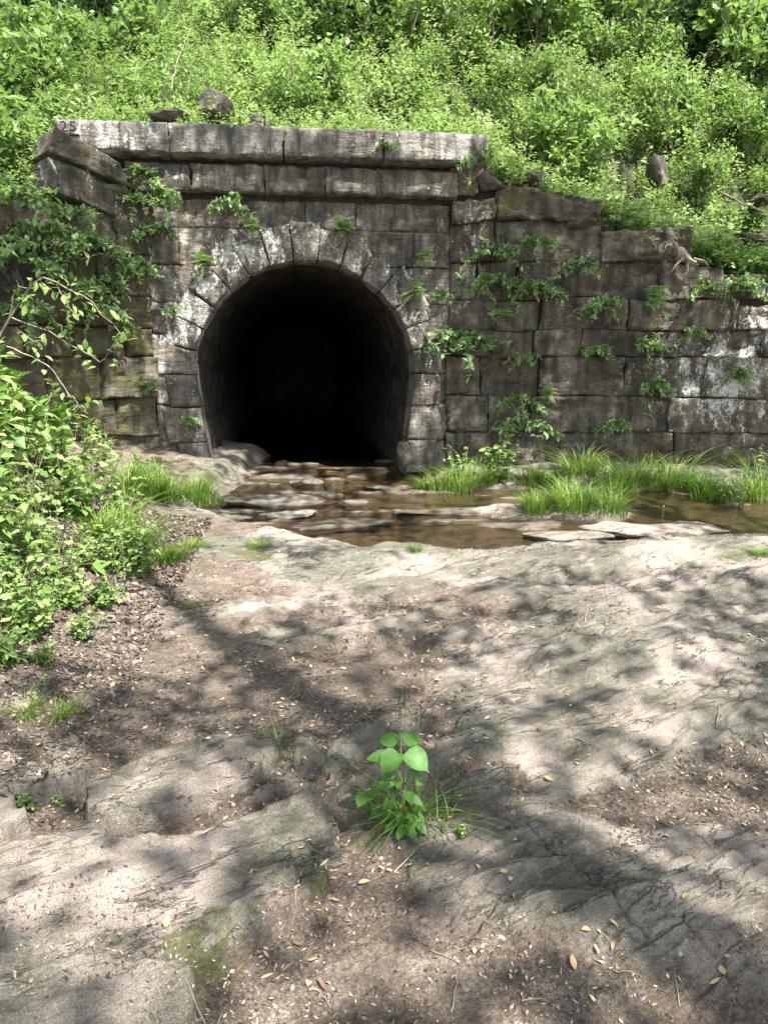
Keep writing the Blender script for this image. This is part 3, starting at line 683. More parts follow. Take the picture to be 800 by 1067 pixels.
# ---------------------------------------------------------------- leaves
def nrm(a): return a/np.maximum(np.linalg.norm(a, axis=-1, keepdims=True), 1e-9)
def leaves_small(mb, p, d, L, W, tint, rg=rng, up=None):
    """kite leaves, four corners each, folded along the rib"""
    n = len(p); d = nrm(d); r = rg.normal(size=(n, 3)); 
    if up is not None: r = np.cross(d, up+.35*r)
    else: r = np.cross(d, r)
    s = nrm(r); L = np.broadcast_to(L, (n,))[:, None]; W = np.broadcast_to(W, (n,))[:, None]
    nn = np.cross(s, d); 
    V = np.stack([p, p+d*L*.45+s*W*.5+nn*W*.15, p+d*L, p+d*L*.45-s*W*.5+nn*W*.15], 1)
    mb.add(V.reshape(-1, 3), np.arange(n*4).reshape(n, 4), tint=np.repeat(np.broadcast_to(tint, (n,)), 4))
PROF = {'oval': [.05, .62, 1, .95, .66, .04], 'long': [.1, .8, 1, .8, .45, .03], 'heart': [.55, 1, .95, .7, .38, .03], 'lobed': [.5, .95, .62, 1, .5, .04]}
def leaves_big(mb, p, d, up, L, W, tint, prof='oval', droop=.25):
    n = len(p); d = nrm(d); s = nrm(np.cross(d, up)); nn = nrm(np.cross(s, d)); L = np.broadcast_to(L, (n,)); W = np.broadcast_to(W, (n,))
    pr = PROF[prof]; K = len(pr)
    if n == 1 and L[0] > .055 and W[0] < .2 and p[0][1] < 3.2:
        K = 12; tt_ = np.linspace(0, 1, K); pr = {'heart': (np.sin(pi*np.clip(tt_+.16, 0, 1)**1.0)**.75+.12*ss(.25, 0, tt_))*ss(1.02, .55, tt_)**.5, 'oval': np.sin(pi*tt_**.85)**.8+.02, 'long': np.sin(pi*tt_)+.02, 'lobed': np.sin(pi*tt_**.8)**.7*(1-.35*(np.sin(tt_*14)>0))+.03}[prof]
    V = np.zeros((n, K, 3, 3))
    for k in range(K):
        t = k/(K-1); c = p+d*(L*t)[:, None]-nn*(L*droop*t*t)[:, None]; w = (W*.5*pr[k])[:, None]
        V[:, k, 0] = c+s*w+nn*w*.28; V[:, k, 1] = c; V[:, k, 2] = c-s*w+nn*w*.28
    b = (np.arange(n)*K*3)[:, None]; q = []
    for k in range(K-1):
        for j in (0, 1): q.append(np.stack([b[:, 0]+k*3+j, b[:, 0]+(k+1)*3+j, b[:, 0]+(k+1)*3+j+1, b[:, 0]+k*3+j+1], 1))
    mb.add(V.reshape(-1, 3), np.concatenate(q), tint=np.repeat(np.broadcast_to(tint, (n,)), K*3))
def tube(mb, pts, r0, r1, seg=5):
    pts = np.asarray(pts, float); n = len(pts); tg = nrm(np.gradient(pts, axis=0)); a = np.cross(tg, [0.31, .2, .93]); a = nrm(a); b = np.cross(tg, a)
    r = np.linspace(r0, r1, n)[:, None]; V = []
    for k in range(seg+1):
        t = 2*pi*k/seg; V.append(pts+(a*cos(t)+b*sin(t))*r)
    V = np.stack(V, 1).reshape(-1, 3); mb.add(V, gridq(n, seg+1), tint=.5)
def weed(rg, h, nl, L, W, spread=.25, wh=0):
    """returns leaf arrays (p,d,L,W,t) of one bushy plant standing at the origin, and its stem lines"""
    P = []; D = []; stems = []; ns = rg.integers(2, 5)
    for s in range(ns):
        a = rg.uniform(0, 2*pi); tip = np.array([cos(a)*spread*h*rg.uniform(.4, 1.4), sin(a)*spread*h*rg.uniform(.4, 1.4), h*rg.uniform(.7, 1.05)])
        stems.append((np.zeros(3), tip)); m = nl//ns; t = rg.uniform(.15, 1, m)**.8
        th = rg.uniform(0, 2*pi, m); rad = (.05+.16*(1-t))*h*rg.uniform(.2, 1.3, m)
        base = tip[None]*t[:, None]**1.15; base[:, :2] = tip[None, :2]*(t[:, None]**1.8)
        P.append(base+np.stack([np.cos(th)*rad, np.sin(th)*rad, rad*.25], 1))
        D.append(np.stack([np.cos(th), np.sin(th), rg.uniform(-.5, .7, m)], 1))
    P = np.concatenate(P); D = np.concatenate(D); n = len(P)
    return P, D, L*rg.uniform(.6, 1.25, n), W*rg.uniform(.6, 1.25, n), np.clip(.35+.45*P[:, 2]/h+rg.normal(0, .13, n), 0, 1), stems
UPV = np.array([0, 0, 1.])
def undergrowth():
    rg = np.random.default_rng(21); protos = [weed(rg, 1, 190, .085, .042, .3) for _ in range(6)]+[weed(rg, 1, 260, .06, .028, .22) for _ in range(4)]+[weed(rg, 1, 130, .15, .085, .38) for _ in range(6)]
    mb = MB(); md = MB(); N = 4600
    x = rg.uniform(-10, 13.5, N); y0, z0 = hill0(x); t = rg.uniform(0, 1, N)**1.15*17+.05; y = y0+t
    keep = np.abs(x) < (y*.60+1.0); x, y, t = x[keep], y[keep], t[keep]
    y0, z0 = hill0(x); x[t < .5] += 0; z = hillz(x, y)
    hs = (.5+.55*np.clip(t/6, 0, 1))*rg.uniform(.5, 1.6, len(x))
    patch = fbm(x*.45, y*.45, 0, 2, 111)
    dens = fbm(x*.8, y*.8, 0, 2, 117)
    for i in range(len(x)):
        if t[i] < 1.0 and -3.7 < x[i] < -1.6 and rg.random() < .45: continue       # the boulders behind the coping stand clear
        if dens[i] < -.5 and rg.random() < .6: continue
        P, D, L, W, tt, st = protos[rg.integers(len(protos))]
        if rg.random() < .35: 
            m_ = rg.random(len(P)) < .6; P, D, L, W, tt = P[m_], D[m_], L[m_], W[m_], tt[m_]
        a = rg.uniform(0, 2*pi); h = hs[i]; c, s = cos(a), sin(a); Rm = np.array([[c, s, 0], [-s, c, 0], [0, 0, 1]])
        lsc = .75 if t[i] < 7 else 1.0
        dark = (x[i] > 5.5 and y[i] > 17.5) or (y[i] > 19+patch[i]*3 and x[i] > 1.5) or y[i] > 18.2+patch[i]*4 or (x[i] < -6.0 and patch[i] > .2)  # these plants take the leaf colour with shade painted in
        b = .22+.30*patch[i]+.22*np.exp(-((x[i]-1.5)/4.5)**2)-.14*(x[i] < -4.0)+rg.normal(0, .17)-.22
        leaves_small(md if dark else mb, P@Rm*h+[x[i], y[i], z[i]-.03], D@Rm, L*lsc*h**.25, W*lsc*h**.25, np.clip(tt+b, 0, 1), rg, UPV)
    # a fringe of weeds spilling over the wall tops
    for i in range(820):
        xx = rg.uniform(-8.5, 9.5) if i < 420 else (rg.uniform(2.2, 9.5) if i < 720 else rg.uniform(-7.5, -4.4)); 
        if -3.4 < xx < -1.6 and rg.random() < .5: continue
        if -1.6 < xx < 1.7 and rg.random() < .4: continue
        y0, z0 = hill0(np.array(xx)); P, D, L, W, tt, st = protos[rg.integers(len(protos))]; m_ = rg.random(len(P)) < .5; P, D, L, W, tt = P[m_], D[m_], L[m_], W[m_], tt[m_]
        out_ = -rg.uniform(0, .75)*(xx > 2.2 or xx < -4.6); h = rg.uniform(.3, .9); P = P*h; P[:, 1] += out_*(P[:, 2]/h); P[:, 2] -= .6*np.maximum(-P[:, 1]-.1, 0)
        leaves_small(mb, P+[xx, float(y0)+rg.uniform(0, .25), float(hillz(np.array(xx), y0+.1))-.02], D, L*.8*h**.25, W*.8*h**.25, np.clip(tt+rg.normal(-.05, .15), 0, 1), rg, UPV)
    # low cover hugging the soil
    for (cnt, tgt, bias) in ((95000, mb, .5), (20000, md, .4)):
        x = rg.uniform(-9.5, 13.5, cnt); y0, _ = hill0(x); y = y0+rg.uniform(0.02, 1, cnt)**1.1*17; z = hillz(x, y)
        k = np.abs(x) < (y*.6+1); k &= fbm(x*1.1, y*1.1, 0, 3, 113) > -.42
        k &= ~((y-y0 < .4) & (x > -3.6) & (x < -1.6))
        x, y, z = x[k], y[k], z[k]; m = len(x)
        P = np.stack([x, y, z+rg.uniform(.0, .42, m)], 1); D = rg.normal(size=(m, 3)); D[:, 2] = np.abs(D[:, 2])*.6
        leaves_small(tgt, P, D, .075*rg.uniform(.6, 1.3, m), .035*rg.uniform(.6, 1.3, m), np.clip(bias+rg.normal(0, .2, m), 0, 1), rg, UPV)
    sm = MB()
    for i in range(420):
        xx = rg.uniform(-9, 12); y0, _ = hill0(np.array(xx)); yy = float(y0)+rg.uniform(.3, 10); zz = float(hillz(np.array(xx), np.array(yy))); L = rg.uniform(.5, 1.5); d = nrm(rg.normal(size=3)*[.5, .4, .3]+UPV); t = np.linspace(0, 1, 6)
        tube(sm, np.array([xx, yy, zz])+d*(L*t)[:, None]+np.stack([.15*L*t*t*rg.normal(), 0, 0] if False else [.12*L*t*t*rg.normal()+0*t, 0*t, 0*t], 1), .008, .003, 4)
    tag(sm.obj('dead_stems', M['twig']), 'pale dead stems standing among the weeds on the slope', 'dead stems', kind='stuff')
    tag(mb.obj('undergrowth', M['hill_leaf']), 'dense bright green weeds and brush covering the slope above the tunnel', 'undergrowth', kind='stuff')
    tag(md.obj('shade_toned_undergrowth', M['dark_leaf']), 'undergrowth at the top of the slope under trees, shade put into its leaf colour', 'undergrowth', kind='stuff')
undergrowth()
def shrub_mesh(rg, h, nl, L, W):
    lm = MB(); sm = MB(); 
    for k in range(7):
        a = rg.uniform(0, 2*pi); r = rg.uniform(.1, .42)*h; tip = np.array([cos(a)*r, sin(a)*r, h*rg.uniform(.6, 1)])
        mid = tip*.5+rg.normal(0, .05*h, 3); pts = np.stack([np.zeros(3), mid*.55, mid, tip*.8+mid*.2, tip]); tube(sm, pts, .014*h, .003, 5)
        for b in range(6):
            t = rg.uniform(.3, 1); c = tip*t+rg.normal(0, .04*h, 3); bt = c+nrm(rg.normal(size=3)+[0, 0, .5])*rg.uniform(.12, .28)*h
            tube(sm, np.stack([c, (c+bt)/2+rg.normal(0, .02, 3), bt]), .004*h, .002, 4)
            m = nl//42; tt = rg.uniform(0, 1, m)[:, None]; P = c*(1-tt)+bt*tt+rg.normal(0, .055*h, (m, 3)); D = rg.normal(size=(m, 3))+(bt-c)*3+[0, 0, -.1]
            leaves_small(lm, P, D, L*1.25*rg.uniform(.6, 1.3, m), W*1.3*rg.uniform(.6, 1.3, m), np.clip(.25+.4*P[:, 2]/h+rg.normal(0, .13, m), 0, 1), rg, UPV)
    return lm, sm
SH = []
rg = np.random.default_rng(5)
for k in range(5):
    l, s = shrub_mesh(rg, 1.0, [1500, 1100, 1300, 900, 1500][k], [.06, .085, .05, .1, .07][k], [.03, .045, .022, .055, .03][k])
    SH.append((l.mesh('foliage', M['hill_leaf']), s.mesh('stems', M['twig']), l.mesh('foliage', M['dark_leaf'])))  # last mesh: same foliage in the shade-darkened colour
def shrub(x, y, h, k, label, group, dark=False, rot=0.):
    r = empty('shrub', (x, y, float(hillz(np.array(x), np.array(y)))-.05)); r.scale = (h*1.05, h*1.05, h); r.rotation_euler = (0, 0, rot)
    tag(r, label, 'shrub', group)
    link(bpy.data.objects.new('foliage', SH[k][2 if dark else 0]), r); link(bpy.data.objects.new('stems', SH[k][1]), r)
rg = np.random.default_rng(9)
GR = [(-4.6, -.8, 13.9, 20, 14, 'leafy green shrub on the slope above the left half of the tunnel coping', 'shrubs above the left of the coping', False),
      (-.6, 3.4, 14.0, 20, 14, 'bright yellow green shrub on the slope above the right half of the coping', 'shrubs above the right of the coping', False),
      (-9.5, -5.0, 12.6, 18, 12, 'green shrub at the far left of the slope above the mossy wing wall', 'shrubs above the left wing wall', False),
      (2.8, 9.0, 14.0, 18, 26, 'green shrub on the slope above the stepped right wing wall', 'shrubs above the right wing wall', False),
      (4.2, 13.0, 17.5, 25, 30, 'shrub at the top right of the slope, shade put into its leaf colour', 'shaded shrubs at the top right', True),
      (-11, 5.0, 18.6, 25, 40, 'shrub along the top of the picture under the trees, leaf colour darkened for shade', 'shrubs along the top of the slope', True)]
for (x0, x1, y0, y1, n_, lab, gp, dk) in GR:
    for i in range(n_):
        x = rg.uniform(x0, x1); y = y0+(y1-y0)*rg.uniform(0, 1)
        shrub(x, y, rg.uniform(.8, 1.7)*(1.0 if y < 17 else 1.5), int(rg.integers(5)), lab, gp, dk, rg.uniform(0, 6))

# ---------------------------------------------------------------- trees on the slope
def tree(x, y, H_, r, lean, label, crown_r, nleaf, dark=True, name='tree', group=None, z=None, leaf=.1, crown_c=None, low=.45):
    z = float(hillz(np.array(x), np.array(y)))-.1 if z is None else z
    root = empty(name, (x, y, z)); tag(root, label, 'tree', group); rg = np.random.default_rng(int(abs(x*31+y*17))+3)
    tm = MB(); B = np.array([x, y, z]); tip = B+np.array([lean[0], lean[1], H_]); pts = []
    for t in np.linspace(0, 1, 12): pts.append(B*(1-t)+tip*t+np.array([fbm(t*3, x, 0, 2, 1)*.25, fbm(t*3, y, 0, 2, 2)*.25, 0])*t)
    tube(tm, pts, r, r*.25, 9); cl = MB()
    nb = 16
    for b in range(nb):
        t = rg.uniform(low, .98); s = B*(1-t)+tip*t; a = rg.uniform(0, 2*pi); L = crown_r*rg.uniform(.5, 1)*(1.15-t*.5)
        e = s+np.array([cos(a)*L, sin(a)*L, rg.uniform(.1, .6)*L]); m = (s+e)/2+rg.normal(0, .15, 3)
        tube(tm, [s, (s+m)/2, m, (m+e)/2, e], r*.3*(1.2-t), .01, 6)
        k = nleaf//nb; cc = rg.uniform(.25, 1.0, k)[:, None]; P = s*(1-cc)+e*cc+rg.normal(0, .30, (k, 3))*L*.5
        leaves_small(cl, P, rg.normal(size=(k, 3))+[0, 0, -.3], leaf*rg.uniform(.6, 1.3, k), leaf*.55*rg.uniform(.6, 1.3, k), np.clip(.5+rg.normal(0, .2, k), 0, 1), rg)
    tm.obj('trunk', M['bark'], root, True); cl.obj('crown', M['dark_leaf' if dark else 'canopy'], root)  # dark crowns share the leaf colour that has shade painted in
    return root
tree(8.0, 20.6, 9, .13, (.4, 0), 'thin pale trunked tree at the top right of the slope', 2.6, 5000, low=.30)
tree(-5.6, 19.0, 9, .05, (1.5, 0), 'slender sapling leaning right at the top left of the slope', 1.6, 2200, low=.35)
tree(10.2, 18.5, 9, .14, (-.3, -.4), 'leafy tree at the top right corner with branches hanging over the slope', 2.8, 6500, False, low=.18)
tree(2.0, 21.5, 11, .17, (.2, 0), 'dark tree behind the brush at the top centre right', 3.2, 6500, low=.12)
tree(5.2, 21.0, 11, .15, (-.2, 0), 'dark tree behind the brush left of the thin pale trunked tree', 3.0, 6500, low=.12)
tree(-2.2, 22.5, 11, .17, (.2, 0), 'dark tree behind the brush straight above the tunnel mouth', 3.2, 6500, low=.14)
tree(-8.0, 20.5, 11, .16, (.2, 0), 'dark tree behind the brush at the top left corner', 3.2, 6500, low=.14)

# ---------------------------------------------------------------- sun and unseen trees added overhead, crowns laid out to dapple the place
SD = np.array([.34, -.46, .84]); SD = SD/np.linalg.norm(SD)
SUNNY = [(640, 645, 55, 28, 1.3), (690, 735, 60, 30, 1.2), (600, 578, 220, 12, 1.6), (770, 578, 60, 14, 1.2), (460, 590, 90, 14, .9), (190, 570, 80, 26, 1.0), (140, 680, 50, 16, .6), (330, 605, 80, 22, .7),
         (150, 800, 90, 16, .6), (500, 695, 60, 14, .7), (560, 690, 50, 14, .5), (40, 940, 60, 45, .8), (110, 880, 70, 22, .7), (30, 1030, 50, 30, .8), (330, 845, 40, 14, .5), (470, 940, 50, 40, .9), (520, 890, 50, 20, .5),
         (620, 930, 35, 25, .7), (720, 865, 55, 22, .9), (690, 1010, 60, 40, .6), (430, 1010, 25, 30, .6), (340, 1000, 30, 30, .4), (770, 950, 25, 30, .5), (300, 540, 120, 12, .9), (500, 545, 120, 10, .4),
         (620, 520, 100, 14, 1.0), (470, 490, 50, 14, .9), (200, 515, 40, 10, .9), (90, 500, 80, 60, .9), (30, 560, 60, 40, .6), (430, 800, 40, 40, .7), (130, 1000, 40, 30, .5), (580, 840, 60, 12, .3),
         (60, 980, 120, 50, -.35), (250, 1000, 100, 40, -.35), (150, 850, 90, 20, -.3), (420, 740, 90, 18, -.5), (730, 650, 60, 25, -.5), (650, 800, 120, 22, -.8), (120, 740, 100, 20, -.4), (580, 1000, 40, 40, -.4), (200, 930, 50, 30, -.3), (260, 880, 60, 20, -.3)]
def canopy():
    rg = np.random.default_rng(77)
    pts = []
    def sample(P, lit, cover, size, tmin, tmax, A):
        keep = rg.random(len(P)) > lit; P = P[keep]; t = rg.uniform(tmin, tmax, len(P))
        return P+SD*t[:, None]
    # over the ground
    N = 68000; x = rg.uniform(-6.5, 8.5, N); y = rg.uniform(-.5, 11.8, N); z = np.full(N, .33)
    near = np.clip(y/3.0, .35, 1.6)                                   # dapples look about equally big in the picture
    f1 = fbm(x*4.2, y*4.2, 0, 3, 201)*ss(7, 4, y)+fbm(x*3.1, y*3.1, 0, 3, 201)*ss(4, 7, y); f2 = fbm(x*.9, y*.9, 0, 2, 202)
    fld = .95*f1+.35*f2+.72*pix_ell(x, y, SUNNY)-.30*ss(6.5, 5, y)+.16*ss(5.6, 4.6, y)*ss(3.0, 3.8, y)*ss(1.2, .2, x)-.24*ss(3.6, 2.6, y)*ss(1.2, -.2, x)-.14*ss(3.6, 2.6, y)*ss(-.2, 1.2, x)-.02
    lit = ss(-.04, .16, fld)
    tt = rg.uniform(9, 12, N)
    k = rg.random(N) > lit*.985
    G1 = np.stack([x, y, z], 1)[k]+SD*tt[k][:, None]  # leaves hung up the sun ray from each spot meant to be shaded
    # over the walls
    N = 62000; x = rg.uniform(-7.0, 8.5, N); z = rg.uniform(-.2, 5.7, N); y = np.where(x < -3.8, 12.4+(x+3.8)*.9, 12.6)
    f1 = fbm(x*1.9, z*1.9, 3, 3, 211)
    want = np.where(x < -3.9, -.26, np.where(x < 1.2, .02, -.30))
    want = want+.9*ss(4.85, 5.05, z)*(x < 2)+.55*np.exp(-(((x+2.7)/.9)**2+((z-3.3)/.8)**2))+.25*np.exp(-((np.hypot(x+1.3, z-1.7)-2.15)/.3)**2)*(z > 1.9)+.30*np.exp(-(((x-5.5)/1.0)**2+((z-2.7)/.9)**2))+.4*ss(.55, .25, z)*(x > .8)
    want = want+.45*np.exp(-(((x+4.4)/.6)**2+((z-4.7)/.5)**2))
    lit = ss(-.06, .2, f1+want)
    k = rg.random(N) > lit*.97
    tt = rg.uniform(10, 14, N)
    G2 = np.stack([x, y, z], 1)[k]+SD*tt[k][:, None]
    N = 30000; x = rg.uniform(-9.5, 12, N); y = rg.uniform(12.5, 26, N); z = hillz(x, y)+.4; z = np.where(y < hill0(x)[0], 3.5, z)
    sh = np.clip(.42+.7*fbm(x*.8, y*.8, 0, 3, 221)+.45*ss(-3.6, -5.5, x)+.6*ss(3, 7, x)*ss(16.5, 19, y)+.75*ss(16.3, 18.5, y)-.35*np.exp(-((x-1.5)/3.5)**2)*ss(19, 16, y), 0, 1)
    k = (rg.random(N) < ss(.35, .75, sh)) & (np.abs(x) < y*.62+1)
    G3 = np.stack([x, y, z], 1)[k]+SD*rg.uniform(8, 11, N)[k][:, None]
    P = np.concatenate([G1, G2, G3]); P = P+rg.normal(0, .05, P.shape)
    P = P[rg.random(len(P)) < .52]
    roots = [(-6.6, .5, -.0, 16.5, .26, 'unseen tall tree left of the path, its crown laid out to dapple the clearing'),
             (8.2, 3.6, -.0, 17.5, .30, 'unseen tall tree right of the rock, its crown laid out to dapple the creek'),
             (4.6, -3.2, .2, 16.5, .24, 'unseen tall tree behind the viewer, its crown laid out to dapple the foreground'),
             (-3.6, -4.6, .2, 16.0, .22, 'unseen tall tree behind the viewer on the left, its crown laid out for dapples')]
    own = np.argmin(np.stack([np.hypot(P[:, 0]-r[0], P[:, 1]-r[1])+[0, -1.0, 0, .5][i] for i, r in enumerate(roots)]), 0)
    for i, (x, y, z, hh, r, lab) in enumerate(roots):
        z = float(G(np.array(x), np.array(y)))-.1
        root = empty('dapple_tree', (x, y, z)); tag(root, lab, 'tree', None)
        Q = P[own == i]; m = len(Q); cl = MB()
        leaves_small(cl, Q, rg.normal(size=(m, 3))*[1, 1, .55], .15*rg.uniform(.7, 1.3, m), .10*rg.uniform(.7, 1.3, m), np.clip(.5+rg.normal(0, .2, m), 0, 1), rg)
        cl.obj('crown', M['canopy'], root)
        tm = MB(); top = np.array([x, y, z+hh]); tube(tm, [np.array([x, y, z])*(1-t)+top*t+[.12*sin(t*5+i), .1*sin(t*4), 0] for t in np.linspace(0, 1, 12)], r, r*.35, 10)
        if m:
            for b in range(8):
                e = Q[rg.integers(m)]; e = e+[0, 0, .2]; hz = z+hh*rg.uniform(.42, .62); hz = min(hz, e[2]-.6); s = np.array([x, y, hz])
                mid = (s+e)/2+[0, 0, .7]; pp = [s*(1-t)**2+2*mid*t*(1-t)+e*t*t for t in np.linspace(0, 1, 9)]
                tube(tm, pp, r*.24, .008, 6)
        tm.obj('trunk', M['bark'], root, True)
canopy()

# ---------------------------------------------------------------- plants on the walls and banks
def frond(mb, sm, p, d, up, L, rg, tint):
    """one fern frond: a curved rib with paired narrow leaflets"""
    d = nrm(d); s = nrm(np.cross(d, up)); nn = np.cross(s, d); K = 13; t = np.linspace(0, 1, K)
    rib = p+d*(L*t)[:, None]-up*(L*.35*t*t)[:, None]; tube(sm, rib, .004*L/.3, .001, 4)
    for sg in (-1, 1):
        q = rib[1:]; w = L*.30*np.sin(pi*(.12+.86*t[1:]))**.8
        leaves_small(mb, q, s*sg+d*.35+rg.normal(0, .05, (K-1, 3)), w, w*.33+.004, np.clip(tint+rg.normal(0, .07, K-1), 0, 1), rg, np.broadcast_to(nn, (K-1, 3)))
def plant(kind, base, size, label, out=(0, -1, .35), group=None, cat=None, seed=None, mat=None, dens=1., name=None):
    """a small plant rooted at base, spreading along 'out'"""
    rg = np.random.default_rng(seed or random.randint(1, 99999)); out = nrm(np.array(out, float)); lm = MB(); sm = MB(); base = np.array(base, float)
    if kind == 'fern':
        for k in range(int(9*dens)):
            d = out+rg.normal(0, .55, 3)+[0, 0, .35]; frond(lm, sm, base+rg.normal(0, .02, 3)*size, d, UPV, size*rg.uniform(.55, 1), rg, rg.uniform(.35, .75))
        nm, ct, mt = 'fern', 'fern', 'fern'
    elif kind == 'sprig':       # trailing leafy stems
        for k in range(int(6*dens)):
            d = nrm(out*.6+rg.normal(0, .6, 3)*[2.0, .5, .6]); L = size*rg.uniform(.5, 1); t = np.linspace(0, 1, 9); pts = base+d*(L*t)[:, None]-UPV*(L*.45*t*t)[:, None]+rg.normal(0, .01*size, (9, 3))
            tube(sm, pts, .005*size+.001, .0015, 4)
            for j in range(1, 9):
                for q in range(4):
                    dd = nrm(rg.normal(size=3)+out*.4); l = .025+size*rg.uniform(.06, .15)
                    leaves_big(lm, pts[j][None]+rg.normal(0, .015*size, (1, 3)), dd[None], nrm(UPV+out*.5+rg.normal(0, .3, 3))[None], np.array([l]), np.array([l*.5]), np.clip(.3+rg.normal(0, .15)+.25*t[j], 0, 1), 'oval')
        nm, ct, mt = 'leafy_plant', 'plant', 'wall_leaf'
    elif kind == 'broad':       # upright stems with broad leaves
        lsz = rg.choice([.5, .7, 1.05]) if size > .3 else 1.2; sp_ = int(rg.integers(3))
        for k in range(int(9*dens)):
            d = nrm(out*.35+rg.normal(0, .45, 3)+UPV); L = size*rg.uniform(.5, 1); t = np.linspace(0, 1, 6); pts = base+rg.normal(0, .12*size, 3)*[1, 1, 0]+d*(L*t)[:, None]
            tube(sm, pts, .008*size, .002, 5)
            for j in range(1, 6):
                for q in range(4):
                    a = rg.uniform(0, 2*pi); dd = np.array([cos(a), sin(a), rg.uniform(-.5, .5)]); l = size*rg.uniform(.06, .20)*lsz
                    leaves_big(lm, pts[j][None], dd[None], nrm(UPV+rg.normal(0, .4, 3))[None], np.array([l]), np.array([l*[.62, .4, .8][sp_]]), np.clip(.25+.4*t[j]+rg.normal(0, .2), 0, 1), ['oval', 'long', 'lobed'][sp_])
        nm, ct, mt = 'broadleaf_plant', 'plant', 'bank_leaf'
    elif kind == 'grass':
        n = int(300*dens); a = rg.uniform(0, 2*pi, n); r = size*.45*rg.uniform(0, 1, n)**.8*(1+.5*np.sin(a*2+size*40)); p0 = base+np.stack([np.cos(a)*r*1.3, np.sin(a)*r*.8, -.02+0*r], 1)
        lean = np.stack([np.cos(a), np.sin(a), 0*a], 1)*rg.uniform(.1, 1.1, n)[:, None]+rg.normal(0, .30, (n, 3))*[1, 1, 0]; L = size*rg.uniform(.3, 1.1, n)*(1+.35*np.sin(p0[:, 0]*9+size*31)*np.cos(p0[:, 1]*8)); K = 5; V = np.zeros((n, K, 2, 3)); sd = nrm(np.cross(lean+.01, UPV)); w = size*.0075+.0010
        for k in range(K):
            t = k/(K-1); c = p0+UPV*(L*(t-.42*t*t))[:, None]+lean*(L*t*t*.95)[:, None]; ww = w*(1-t)**.7+.0004
            V[:, k, 0] = c-sd*ww; V[:, k, 1] = c+sd*ww
        b = np.arange(n)*K*2; q = np.concatenate([np.stack([b+2*k, b+2*k+2, b+2*k+3, b+2*k+1], 1) for k in range(K-1)])
        lm.add(V.reshape(-1, 3), q, tint=np.repeat(np.clip(.5+rg.normal(0, .25, n)+rg.uniform(-.15, .15), 0, 1), K*2)); nm, ct, mt = 'grass_tuft', 'grass tuft', 'grass'
        o = lm.obj(nm, M[mt]); return tag(recentre(o), label, cat or ct, group)
    root = empty(name or nm, base); tag(root, label, cat or ct, group)
    lm.obj('leaves', M[mat or mt], root); sm.obj('stems', M['stem'], root)
    return root
def onfr(u, v, fr, d=.06):
    """the point of a wall face seen at a place"""
    r = ray(u, v); n2 = fr.n; k = ((fr.o-EYE[:2]+n2*d)@n2)/(r[:2]@n2); return EYE+r*k
fo = lambda fr: (fr.n[0], fr.n[1], .25)
